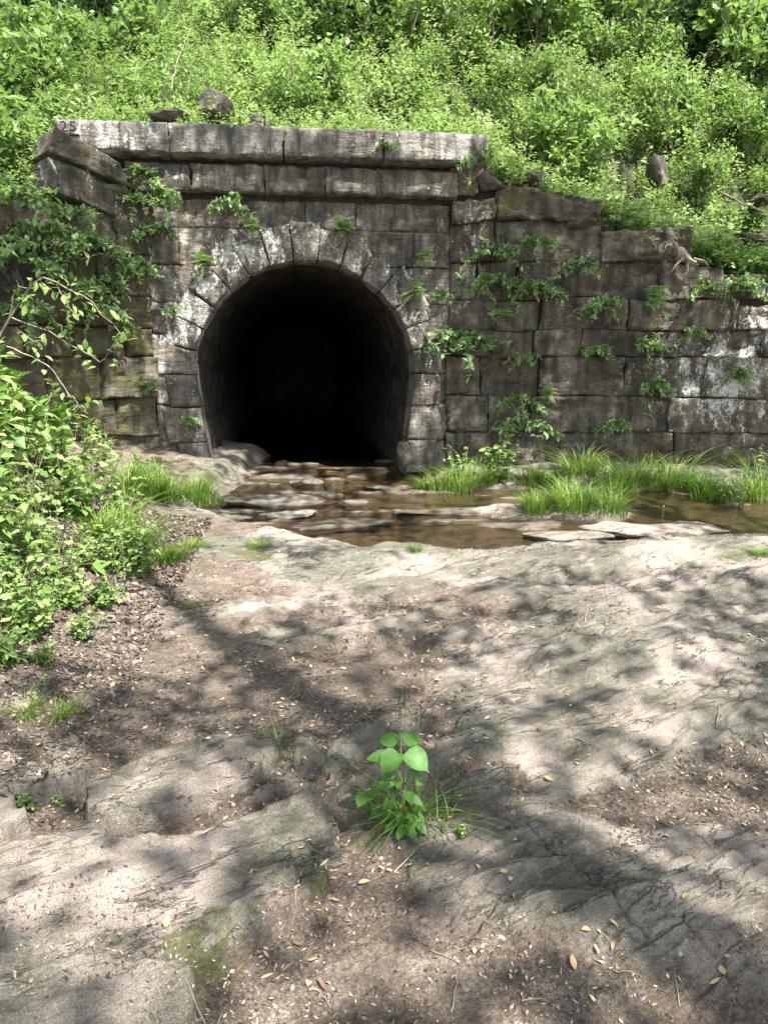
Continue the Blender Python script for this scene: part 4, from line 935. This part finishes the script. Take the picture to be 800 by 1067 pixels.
WP = [ # portal face
 ('sprig', 148, 178, HW, .36, 'topmost leafy sprig hanging under the left end of the coping', .12), ('sprig', 168, 203, HW, .5, 'dense leafy clump on the belt course at the left of the portal', .2),
 ('sprig', 140, 205, HW, .45, 'leafy clump next to the tilted stone of the left wing wall', .2), ('sprig', 240, 210, HW, .42, 'thin leafy plant growing on the belt course above the arch shoulder', .16),
 ('fern', 262, 238, HW, .30, 'small fern on the ledge just above the left of the arch ring', .1), ('fern', 356, 240, HW, .34, 'bright fern growing straight above the crown of the arch', .12),
 ('fern', 213, 275, HW, .32, 'fern on the left haunch of the arch ring', .1), ('fern', 440, 270, HW, .30, 'fern near the right corner of the portal at the height of the arch crown', .1),
 ('fern', 434, 304, HW, .30, 'bright fern at the outer edge of the arch ring on the right', .1), ('sprig', 462, 306, HW, .22, 'tiny leafy sprig right of the fern beside the arch ring', .1),
 ('sprig', 165, 240, HW, .5, 'leafy plant in the corner where portal meets left wing wall', .1), ('sprig', 197, 437, HW, .22, 'small leafy sprig on the left jamb', .1),
 ('sprig', 402, 152, HW, .22, 'small green sprig in the joint between two coping stones', .34), ('sprig', 180, 322, HW, .2, 'tiny sprig on the bare stone left of the arch', .1),
 # left wing
 ('sprig', 112, 300, LW, .6, 'bushy fern like plant on the mossy wing wall below the tilted stones', .1), ('sprig', 120, 270, LW, .5, 'leafy clump on the upper part of the mossy wing wall', .1),
 ('sprig', 82, 222, LW, .5, 'leafy plant growing over the sloping wing wall stones', .15), ('sprig', 75, 258, LW, .4, 'plant in the second joint of the mossy wing wall', .1),
 ('sprig', 155, 400, LW, .2, 'tiny plant low on the mossy wing wall', .1),
 ('sprig', 20, 205, LW, .9, 'large leafy clump hanging over the mossy wing wall at the left edge', .3), ('sprig', 45, 240, LW, .8, 'leafy clump below the hanging clump near the left edge', .2), ('sprig', 15, 265, LW, .9, 'leafy mass at the left edge half way up the mossy wing wall', .3), ('sprig', 95, 250, LW, .6, 'leafy plant beside the broken top of the mossy wing wall', .12),
 ('sprig', 95, 320, LW, .6, 'leafy sprig on the middle of the mossy wing wall', .12), ('sprig', 60, 290, LW, .7, 'leafy clump above the middle of the mossy wing wall', .15), ('sprig', 130, 340, LW, .35, 'small sprig on the mossy wing wall close to the portal corner', .1), ('sprig', 30, 320, LW, .7, 'leafy clump behind the arching sapling', .2), ('sprig', 150, 275, LW, .4, 'sprig near the corner of the mossy wing wall at arch crown height', .1),
 # right wing
 ('sprig', 492, 165, RWF, .5, 'twiggy plant hanging beside the right end of the coping', .2), ('sprig', 510, 262, RWF, .62, 'leafy spray across the upper left of the stepped wing wall', .12), ('sprig', 520, 290, RWF, .55, 'row of leaves over a dark recess in the wing wall', .12),
 ('fern', 500, 298, RWF, .36, 'fern left of the dark recess in the wing wall', .1), ('sprig', 558, 296, RWF, .5, 'leafy spray right of the dark recess in the wing wall', .1),
 ('sprig', 560, 250, RWF, .5, 'slender leafy stem rising below the brown cap boulder', .12), ('sprig', 605, 275, RWF, .46, 'leafy sprig on the wing wall just below the second step', .12),
 ('sprig', 485, 350, RWF, .85, 'largest leafy clump on the wing wall right beside the arch', .1), ('fern', 520, 330, RWF, .4, 'fern above the largest wall clump', .1), ('sprig', 545, 372, RWF, .36, 'low leafy sprig right of the largest wall clump', .1),
 ('sprig', 625, 318, RWF, .55, 'leafy plant with a looping bare stem in the middle of the wing wall', .12), ('fern', 680, 312, RWF, .4, 'fern below the driftwood root', .1), ('sprig', 678, 358, RWF, .4, 'leafy sprig on the fourth joint right of the wall centre', .1),
 ('sprig', 622, 364, RWF, .34, 'small trailing sprig in the middle of the wing wall', .1), ('sprig', 682, 400, RWF, .5, 'bright broad leaved sprig on the pale lichen stained stones', .1),
 ('sprig', 642, 440, RWF, .44, 'bright sprig low on the wing wall above the grass', .1), ('sprig', 545, 440, RWF, .7, 'tall leafy plant climbing the wing wall foot next to the portal', .12), ('sprig', 540, 415, RWF, .5, 'spray of leaves below the second lowest joint of the wing wall', .12),
 ('sprig', 765, 388, RWF, .4, 'leafy sprig near the right edge of the wing wall', .1), ('sprig', 575, 300, RWF, .3, 'small sprig at mid height on the wing wall', .1), ('sprig', 720, 345, RWF, .35, 'sprig on the joint above the pale lichen stain', .1),
 ('fern', 570, 410, RWF, .25, 'small fern below the wall centre', .1), ('sprig', 735, 300, RWF, .5, 'leafy clump beside the driftwood root on top of the low step', .1), ('sprig', 770, 295, RWF, .6, 'leafy clump on top of the wing wall at the right edge', .1),
]
for i, (k, u, v, fr, s, lab, d) in enumerate(WP):
    p = onfr(u, v, fr, d); plant(k, p, s*(.95 if k == 'sprig' else 1.15), lab, fo(fr), seed=300+i, mat='wall_leaf', dens=1.9)

def gplant(kind, u, v, z, size, label, dens=1., **k):
    p = onz(u, v, z); x, y = p[0], p[1]
    for _ in range(12):
        zz = float(H(np.array(x), np.array(y))); p = onz(u, v, zz); x, y = p[0]*.5+x*.5, p[1]*.5+y*.5
    p = np.array([x, y, float(H(np.array(x), np.array(y)))-.01]); return plant(kind, p, size, label, (0, -.2, 1), seed=int(u*7+v), dens=dens, **k)
# grass by the creek
for (u, v, s, dn, lab) in [(448, 512, .62, 1.6, 'bright grass clump at the foot of the right jamb'), (478, 505, .75, 1.7, 'tall grass clump between the jamb and the wing wall foot'), (512, 510, .55, 1.3, 'grass clump at the foot of the wing wall left of the islet'),
        (560, 528, .6, 2.0, 'bright grass clump at the left end of the creek islet'), (596, 530, .55, 2.0, 'bright grass clump in the middle of the creek islet'), (632, 534, .55, 2.0, 'bright grass clump at the right end of the creek islet'),
        (560, 500, .7, 1.4, 'darker grass clump at the wall foot behind the islet'), (605, 500, .8, 1.4, 'tall arching grass against the wall behind the islet middle'), (650, 505, .8, 1.4, 'tall arching grass against the wall right of the islet'),
        (695, 512, .85, 1.5, 'arching grass at the wall foot below the lichen stained stones'), (740, 518, .85, 1.5, 'arching grass at the wall foot near the right edge'), (785, 520, .8, 1.4, 'arching grass at the right edge beside the creek'),
        (205, 522, .55, 2.2, 'lush grass clump at the foot of the left jamb'), (168, 520, .65, 2.2, 'lush grass clump left of the jamb against the mossy wall'), (132, 512, .6, 1.6, 'tall seeding grass in front of the mossy wing wall'),
        (140, 575, .42, 2.2, 'grass clump at the foot of the bank by the path'), (172, 585, .3, 1.6, 'short yellowish grass clump on the path edge'), (105, 560, .5, 2.0, 'tall grass clump on the bank foot among leafy plants'), (200, 570, .2, 1.6, 'small flat grass patch on the rock path'),
        (432, 574, .12, 1.2, 'small grass tuft on the rock crest at the water edge'), (663, 560, .22, 1.0, 'short grass tuft between the pale creek rocks'), (470, 571, .08, .8, 'tiny grass tuft on the rock crest right of the small one'),
        (268, 570, .16, 1.4, 'low mossy grass patch on rock below the tunnel mouth'), (790, 578, .12, 1.6, 'short yellow green grass on the rock crest at the right edge'),
        (290, 775, .14, .30, 'small bright grass tuft at the broken end of the pale slab'), (300, 790, .10, .18, 'thin grass blades beside the small tuft in the dirt'), (60, 745, .13, 1.1, 'low mossy grass tuft near the left edge in the litter'), (25, 740, .11, .9, 'low grass cut by the left edge in the litter')]:
    jr = random.Random(u); big = 490 < v < 545 and u > 440
    gplant('grass', u, v+(jr.uniform(-7, 7) if big else 0), .1 if v < 560 else .3, s*(jr.uniform(.7, 1.1) if big else 1), lab, dn*(jr.uniform(.5, 1.2) if big else .9))
for (k, u, v, s, lab) in [('broad', 520, 500, .6, 'leafy weed growing out of grass at the foot of the wing wall by the portal'), ('broad', 625, 505, .5, 'leafy weed among tall grass at the middle of the wing wall foot'), ('fern', 583, 505, .5, 'fern arching over grass behind the islet'),
        ('broad', 770, 530, .6, 'bright leafy weed among grass at the right edge of the creek'), ('fern', 715, 512, .55, 'fern among arching grass near the right end of the wall foot'), ('broad', 795, 505, .7, 'leafy plant at the right edge against the wing wall'), ('broad', 150, 500, .4, 'small leafy weed in grass left of the jamb'), ('broad', 480, 495, .55, 'leafy weed standing in the grass beside the right jamb')]:
    gplant(k, u, v, .1, s, lab, 1.3)
# the plant in the middle of the foreground
def hero():
    b = onz(420, 846, .37); b[2] = float(H(np.array(b[0]), np.array(b[1])))
    root = empty('broadleaf_seedling', b); tag(root, 'broad leaved green seedling with spent flower stalks at the centre of the foreground', 'plant')
    rg = np.random.default_rng(4)
    sm = MB(); top = b+[-.01, .0, .30]
    tube(sm, [b, b+[.003, 0, .15], top], .0035, .0028, 6); tube(sm, [top, top+[.0, .01, .1], top+[.012, .01, .19]], .0022, .0012, 5); tube(sm, [b+[.02, .01, 0], b+[.045, .015, .2], b+[.06, .02, .42]], .0025, .0012, 5)
    tube(sm, [b+[-.03, 0, 0], b+[-.09, -.01, .09], b+[-.125, -.01, .14]], .002, .0015, 5)
    sm.obj('stem', M['stem'], root, True)
    def L(p, d, up, l, w, tint, prof='heart', dr=.25):
        l *= .88; w *= .84; m = MB(); d = np.array(d, float); d = d/np.linalg.norm(d); p = np.array(p)+d*.018; leaves_big(m, np.array([p]), np.array([d], float), np.array([up], float), np.array([l]), np.array([w]), tint, prof, dr); tube(m, [p-d*.02, p+d*.01], .0012, .001, 4); m.obj('leaf', M['seedling'], root, True)
    L(top, (-.62, -.62, -.45), (-.2, -.75, .8), .118, .092, .40, 'heart', .3); L(top+[.008, 0, .0], (.75, -.55, -.35), (.2, -.7, .8), .128, .098, .33, 'heart', .28); L(top+[0, 0, .012], (.72, .5, .15), (0, -.55, 1), .10, .075, .2); L(top+[0, 0, .01], (-.7, .5, .1), (0, -.6, 1), .10, .075, .2); L(top-[0, 0, .03], (-1, -.15, .1), (0, -.6, 1), .115, .06, .3, 'oval')
    L(b+[-.125, -.01, .14], (-.3, -.6, -.1), (0, -.3, 1), .075, .06, .55); L(b+[-.122, -.01, .14], (.4, -.6, .3), (0, -.4, 1), .06, .05, .6); L(b+[-.03, -.01, .12], (-.5, -.7, -.1), (0, -.3, 1), .06, .045, .55)
    L(b+[-.04, -.02, .19], (-.6, -.5, 0), (0, -.3, 1), .06, .04, .5)
    for j in range(26):
        a = rg.uniform(0, 2*pi); h_ = rg.uniform(.03, .22); l_ = rg.uniform(.03, .065); q_ = b+np.array([cos(a)*rg.uniform(.0, .05), sin(a)*rg.uniform(0, .04), h_])
        L(q_, (cos(a), sin(a)-.3, rg.uniform(-.3, .3)), (rg.normal(0, .3), -.4, 1), l_, l_*rg.uniform(.5, .8), .5, ['oval', 'heart'][j % 2], rg.uniform(.1, .5))
    for a in (-2.6, -1.9, -1.3, -.7): L(b+[.01, -.03, .05], (cos(a), sin(a), -.1), (0, -.2, 1), .085, .05, .8, 'lobed', .3)
    for c in (top+[.012, .01, .19], b+[.06, .02, .42], top+[-.005, 0, .16]):
        m = MB(); k = 26; leaves_small(m, c+rg.normal(0, 1, (k, 3))*[.012, .01, .03], rg.normal(size=(k, 3))+[0, 0, .6], .014, .006, rg.uniform(0, .4, k), rg)
        tube(m, [c-[0, 0, .05], c, c+[0, 0, .05]], .0016, .001, 5)
        m.obj('seed_head', M['dark_leaf'], root)
    plant('grass', b+[.02, .02, 0], .22, 'bushy grass growing around the broad leaved seedling', seed=8, dens=.6)
    plant('grass', b+[.09, -.01, 0], .12, 'short grass spreading right of the broad leaved seedling', seed=9, dens=.5)
hero()
gplant('broad', 382, 835, .36, .09, 'tiny two leaved sprout left of the broad leaved seedling', .3)
gplant('broad', 60, 838, .38, .07, 'tiny pale green weed in front of the largest slab at the left edge', .6); gplant('broad', 30, 838, .38, .09, 'little leafy weed cluster at the left edge above the largest slab', .8); gplant('broad', 262, 948, .37, .035, 'single tiny green sprout under the edge of the largest slab', .3)
gplant('broad', 42, 722, .36, .13, 'small bright leaved seedling in the litter at the left', .3); gplant('broad', 480, 868, .36, .06, 'tiny green sprigs right of the foreground grass', .8)
# bank plants on the left
BP = [(18, 470, .75, 'tall leafy plant at the left edge below the fern'), (62, 500, .55, 'bright lobed leaf plant on the bank in front of the mossy wall'), (30, 530, .6, 'broad leaved plant cut by the left edge, halfway up the bank'), (78, 540, .45, 'bright leafy plant in the middle of the bank'),
      (12, 590, .5, 'plant with large oval leaves at the left edge of the bank'), (50, 575, .4, 'leafy plant below the large oval leaves'), (100, 520, .5, 'leafy plant beside the tall grass on the bank'), (120, 600, .35, 'low weed at the foot of the bank by the grass clump'),
      (5, 640, .4, 'dark leafy weed low on the left edge'), (40, 650, .3, 'small weed in litter low on the bank'), (85, 665, .16, 'small bright weed alone in the leaf litter'), (18, 620, .35, 'weed cluster on the bank above the dark weed'),
      (130, 545, .4, 'leafy weed at the bank foot behind the grass'), (-20, 500, .8, 'large leafy plant half outside the left edge'), (45, 450, .6, 'leafy plant under the arching sapling'), (150, 600, .22, 'tiny weed at the path side of the bank foot'), (-30, 560, .6, 'leafy plant mostly outside the left edge of the bank'), (95, 590, .3, 'short leafy weed between bank plants and path')]
BP += [(60, 610, .3, 'small weed among litter below the bank plants'), (28, 665, .26, 'tiny dark weed low at the left edge'), (110, 630, .16, 'tiny weed in litter right of the bank plants'), (70, 632, .2, 'small loose weed in the litter in the middle of the bank foot'), (8, 690, .2, 'small weed at the left edge below the dark leafy weed'),
       (60, 470, .55, 'fine leaved plant against the mossy wall under the fern'), (100, 490, .5, 'fine leaved plant against the foot of the mossy wall'), (135, 590, .3, 'leafy weed beside the grass clump on the path edge'), (48, 690, .12, 'tiny sprout in the litter above the grass tuft')]
for (u, v, s, lab) in BP: gplant('broad', u, v, .6, s*1.25, lab, 2.2)
for (u, v, s, lab) in [(12, 425, .75, 'large fern at the left edge in front of the mossy wall'), (45, 405, .6, 'fern fronds under the sapling branches at the left'), (-15, 380, .8, 'large fern mostly outside the left edge')]:
    p = ony(u, v, 7.6); zz = float(G(p[0], p[1])); plant('fern', (p[0], p[1], max(zz, p[2]-.45)), s, lab, (.1, -.3, 1), seed=int(u+500), dens=2.2)
# arching sapling on the left
def sapling():
    b = ony(-20, 500, 7.8); b[2] = float(G(b[0], b[1])); root = empty('arching_sapling', b); tag(root, 'arching sapling with pale twigs and leaves reaching in front of the mossy wall', 'sapling')
    rg = np.random.default_rng(31); sm = MB(); lm = MB()
    def br(path, r, nl):
        Pp = [np.array(p) for p in path]; t = np.linspace(0, 1, 16); seg = np.linspace(0, len(Pp)-1, 16); pts = np.array([Pp[min(int(s), len(Pp)-2)]*(1-(s-min(int(s), len(Pp)-2)))+Pp[min(int(s), len(Pp)-2)+1]*(s-min(int(s), len(Pp)-2)) for s in seg])
        tube(sm, pts+rg.normal(0, .008, pts.shape), r, .003, 5)
        for j in range(nl):
            i = rg.integers(4, 16); p = pts[i]+rg.normal(0, .05, 3); dd = rg.normal(size=3)*[1, .7, .5]+[.3, -.3, -.3]; l = rg.uniform(.07, .12)
            leaves_big(lm, p[None], dd[None], nrm(UPV+rg.normal(0, .4, 3))[None], np.array([l]), np.array([l*.5]), np.clip(rg.normal(.6, .15), 0, 1), 'oval')
    Q = lambda u, v, Y: ony(u, v, Y)
    br([b, Q(0, 350, 7.6), Q(40, 285, 7.5), Q(90, 310, 7.3), Q(128, 348, 7.2)], .016, 34); br([Q(10, 330, 7.6), Q(60, 350, 7.4), Q(105, 378, 7.2), Q(130, 345, 7.1)], .010, 26); br([Q(5, 360, 7.6), Q(50, 380, 7.4), Q(80, 420, 7.2), Q(90, 430, 7.1)], .010, 22)
    br([Q(0, 350, 7.6), Q(20, 300, 7.5), Q(60, 300, 7.3), Q(80, 330, 7.2)], .008, 24); br([b, Q(-10, 380, 7.5), Q(20, 345, 7.2), Q(45, 360, 7.0)], .012, 24)
    sm.obj('branches', M['twig'], root, True); lm.obj('leaves', M['bank_leaf'], root)
sapling()
# driftwood root on the wing wall and loose branches on the slope
def stick(path, r0, r1, label, name='branch', cat='branch', mat='twig', seg=7, jit=.01):
    mb = MB(); P = np.array(path, float); t = np.linspace(0, len(P)-1, 5*len(P)); i = np.minimum(t.astype(int), len(P)-2); f = (t-i)[:, None]; pts = P[i]*(1-f)+P[i+1]*f+rng.normal(0, jit, (len(t), 3)); tube(mb, pts, r0, r1, seg)
    return mb, label, name, cat, mat
def fin(s): mb, label, name, cat, mat = s; return tag(recentre(mb.obj(name, M[mat], smooth=True)), label, cat)
dw = stick([ony(700, 258, 12.7), ony(712, 266, 12.5), ony(728, 276, 12.4)], .11, .035, 'bleached driftwood root stump lying over the edge of the right wing wall', 'driftwood', 'driftwood', jit=.02)
for q in ([(712, 268), (704, 276), (698, 284)], [(716, 272), (716, 282), (711, 288)], [(722, 270), (733, 272), (738, 278)], [(705, 260), (700, 250), (694, 246)]): tube(dw[0], [ony(u, v, 12.45) for u, v in q], .03, .006, 5)
fin(dw)
fin(stick([ony(750, 200, 14.2), ony(770, 210, 14.2), ony(800, 222, 14.2)], .02, .008, 'bare grey branch lying in greenery at the right edge'))
fin(stick([ony(178, 95, 13.9), ony(186, 60, 14.6), ony(200, 30, 15.4)], .014, .006, 'thin pale dead stem rising above the dark boulders'))
fin(stick([ony(520, 205, 12.6), ony(535, 222, 12.55), ony(550, 216, 12.6)], .01, .004, 'thin bare vine stem below the corner boulders of the wing wall'))
fin(stick([ony(590, 332, 12.5), ony(600, 322, 12.4), ony(618, 318, 12.4), ony(640, 322, 12.5)], .009, .004, 'looping bare stem on the middle of the wing wall'))
fin(stick([ony(180, 482, 11.2), ony(196, 478, 11.1), ony(215, 482, 11.0)], .008, .004, 'pale twig leaning over grass near the left jamb'))
fin(stick([ony(690, 528, 9.9), ony(715, 540, 9.7), ony(760, 546, 9.6)], .012, .005, 'thin bare branch trailing in the creek below the right grass'))

# ---------------------------------------------------------------- litter
def lay(x, y, rg, L, W, tint, mb, lift=.004, curl=.25):
    n = len(x); z = H(x, y); e = .02; zx = (H(x+e, y)-z)/e; zy = (H(x, y+e)-z)/e
    zx = np.clip(zx, -1.2, 1.2); zy = np.clip(zy, -1.2, 1.2)
    nn = nrm(np.stack([-zx, -zy, np.ones(n)], 1)+rg.normal(0, curl, (n, 3))); a = rg.normal(size=(n, 3)); d = nrm(a-nn*(a*nn).sum(1)[:, None]); s = np.cross(nn, d)
    p = np.stack([x, y, z+lift+L*.12], 1)-d*(L*.5)[:, None]; Lc = L[:, None]; Wc = W[:, None]
    V = np.stack([p, p+d*Lc*.4+s*Wc*.5, p+d*Lc+nn*Lc*.12, p+d*Lc*.45-s*Wc*.5+nn*Wc*.15], 1)
    mb.add(V.reshape(-1, 3), np.arange(n*4).reshape(n, 4), tint=np.repeat(tint, 4))
def litter():
    rg = np.random.default_rng(15); mb = MB()
    def scatter(n, xf, y0, y1, geo=True):
        y = y0*(y1/y0)**rg.uniform(0, 1, n); x = xf(y, n); return x, y
    # general crumbs, more on soil
    x, y = scatter(110000, lambda y, n: rg.uniform(-.72, .72, n)*y, 1.35, 7.6); sm = soilmask(x, y)
    cl = fbm(x*2.2, y*2.2, 0, 3, 301); sm = sm-.75*(slab_near(x, y) > .01)
    k = rg.random(len(x)) < np.clip(.012+.95*ss(.3, .8, sm)*ss(-.35, .25, cl)+.5*(cl > .25)*(sm > .2), 0, 1); x, y = x[k], y[k]; n = len(x)
    L = np.where(rg.random(n) < .6, rg.uniform(.003, .010, n), rg.uniform(.010, .026, n))*np.clip(y/2.4, .8, 1.6); lay(x, y, rg, L, L*rg.uniform(.15, .6, n), np.clip(rg.choice([.06, .32, .55, .9], n, p=[.42, .32, .14, .12])+rg.normal(0, .1, n), 0, 1), mb, .001)
    # dead leaves on the bank at the left
    n = 22000; y = rg.uniform(2.4, 8.0, n); xl = -1.75-.13*(y-3.4); x = xl+.45-np.abs(rg.normal(0, 1.0, n)); k = x > -.8*y-.5; x, y = x[k], y[k]; n = len(x)
    L = rg.uniform(.012, .045, n)*np.clip(y/4, .8, 1.5); lay(x, y, rg, L, L*rg.uniform(.25, .7, n), np.clip(rg.choice([.08, .3, .55], n, p=[.5, .37, .13])+rg.normal(0, .1, n), 0, 1), mb, .004, .55)
    tag(mb.obj('leaf_litter', M['litter']), 'crumbled brown leaf litter scattered over dirt and rock', 'leaf litter', kind='stuff')
    # fallen leaves one can pick out
    spots = []
    for (u, v, ru, rv, m) in [(370, 905, 100, 60, 34), (560, 880, 120, 60, 34), (640, 990, 150, 60, 34), (300, 1010, 180, 50, 34), (150, 900, 140, 60, 16), (600, 760, 180, 60, 34), (450, 640, 150, 50, 30), (270, 830, 100, 25, 16), (700, 680, 100, 60, 14), (330, 740, 120, 50, 20), (200, 690, 120, 60, 14)]:
        for _ in range(m): spots.append((u+rg.normal()*ru*.6, v+rg.normal()*rv*.6))
    spots = [s for s in spots if -5 < s[0] < 805 and 590 < s[1] < 1067]
    for (u, v) in spots:
        p = onz(u, v, .34); zz = float(H(p[0], p[1])); p = onz(u, v, zz); m = MB(); L = np.array([rg.choice([rg.uniform(.009, .016), rg.uniform(.014, .026), rg.uniform(.024, .042)])*(1 if v > 720 else 1.5)])
        d = rg.choice([0, 1], p=[.45, .55]); x = np.array([p[0]]); y = np.array([p[1]]); z = float(H(x, y)[0]); a = rg.uniform(0, 2*pi); dr = np.array([cos(a), sin(a), rg.normal(0, .12)]); 
        leaves_big(m, np.array([[p[0], p[1], z+.008]])-dr*L[0]*.5, dr[None], nrm(np.array([rg.normal(0, .2), rg.normal(0, .2), 1]))[None], L, L*rg.uniform(.25, .6), np.clip(rg.normal(.7 if d else .12, .2), 0, 1), 'oval', rg.uniform(-.5, .7))
        o = m.obj('fallen_leaf', M['yleaf'], smooth=True); tag(recentre(o), 'small yellow brown fallen leaf lying on the rock and dirt', 'fallen leaf', 'fallen leaves scattered over the foreground')
    for i in range(34):
        u = rg.uniform(120, 800); v = 640+410*rg.uniform(0, 1)**.8; p = onz(u, v, .34); a = rg.uniform(0, 2*pi); L = rg.uniform(.04, .13)*(1 if v > 800 else 1.8); K = 7; t = np.linspace(-.5, .5, K)
        xx = p[0]+cos(a)*L*t+rg.normal(0, .002, K); yy = p[1]+sin(a)*L*t+rg.normal(0, .002, K); zz = H(xx, yy); zz = np.maximum(zz, np.linspace(zz[0], zz[-1], K))+.004
        m = MB(); tube(m, np.stack([xx, yy, zz], 1), .0022 if v > 800 else .004, .0012, 5)
        tag(recentre(m.obj('twig', M['twig'], smooth=True)), 'short dry twig lying on the ground', 'twig', 'dry twigs scattered over the foreground')
litter()

# ---------------------------------------------------------------- light, sky, camera
w = bpy.data.worlds.new("World"); SC.world = w; w.use_nodes = True; nt = w.node_tree
sky = nt.nodes.new('ShaderNodeTexSky'); sky.sky_type = 'NISHITA'; sky.sun_disc = False
el = math.asin(SD[2]); az = math.atan2(SD[0], SD[1]); sky.sun_elevation = el; sky.sun_rotation = az
bg = nt.nodes['Background']; hs_ = nt.nodes.new('ShaderNodeHueSaturation'); hs_.inputs['Saturation'].default_value = .5; nt.links.new(sky.outputs[0], hs_.inputs['Color']); nt.links.new(hs_.outputs[0], bg.inputs[0]); bg.inputs[1].default_value = .12
sl = bpy.data.lights.new('sun', 'SUN'); sl.energy = 5.0; sl.angle = radians(.55); sl.color = (1, .965, .92); so = bpy.data.objects.new('sun', sl); COL.objects.link(so)
from mathutils import Vector
so.rotation_euler = Vector(SD).to_track_quat('Z', 'Y').to_euler(); so.location = (5, -5, 14)
cam = bpy.data.cameras.new('camera'); co = bpy.data.objects.new('camera', cam); COL.objects.link(co); co.location = tuple(EYE); co.rotation_euler = (radians(90)-PITCH, 0, 0)
cam.sensor_fit = 'VERTICAL'; cam.sensor_height = 36; cam.lens = 36*F/1067; cam.clip_start = .05; cam.clip_end = 500
SC.camera = co
SC.view_settings.view_transform = 'Standard'; SC.view_settings.look = 'None'; SC.view_settings.gamma = 1; SC.view_settings.exposure = 1.65
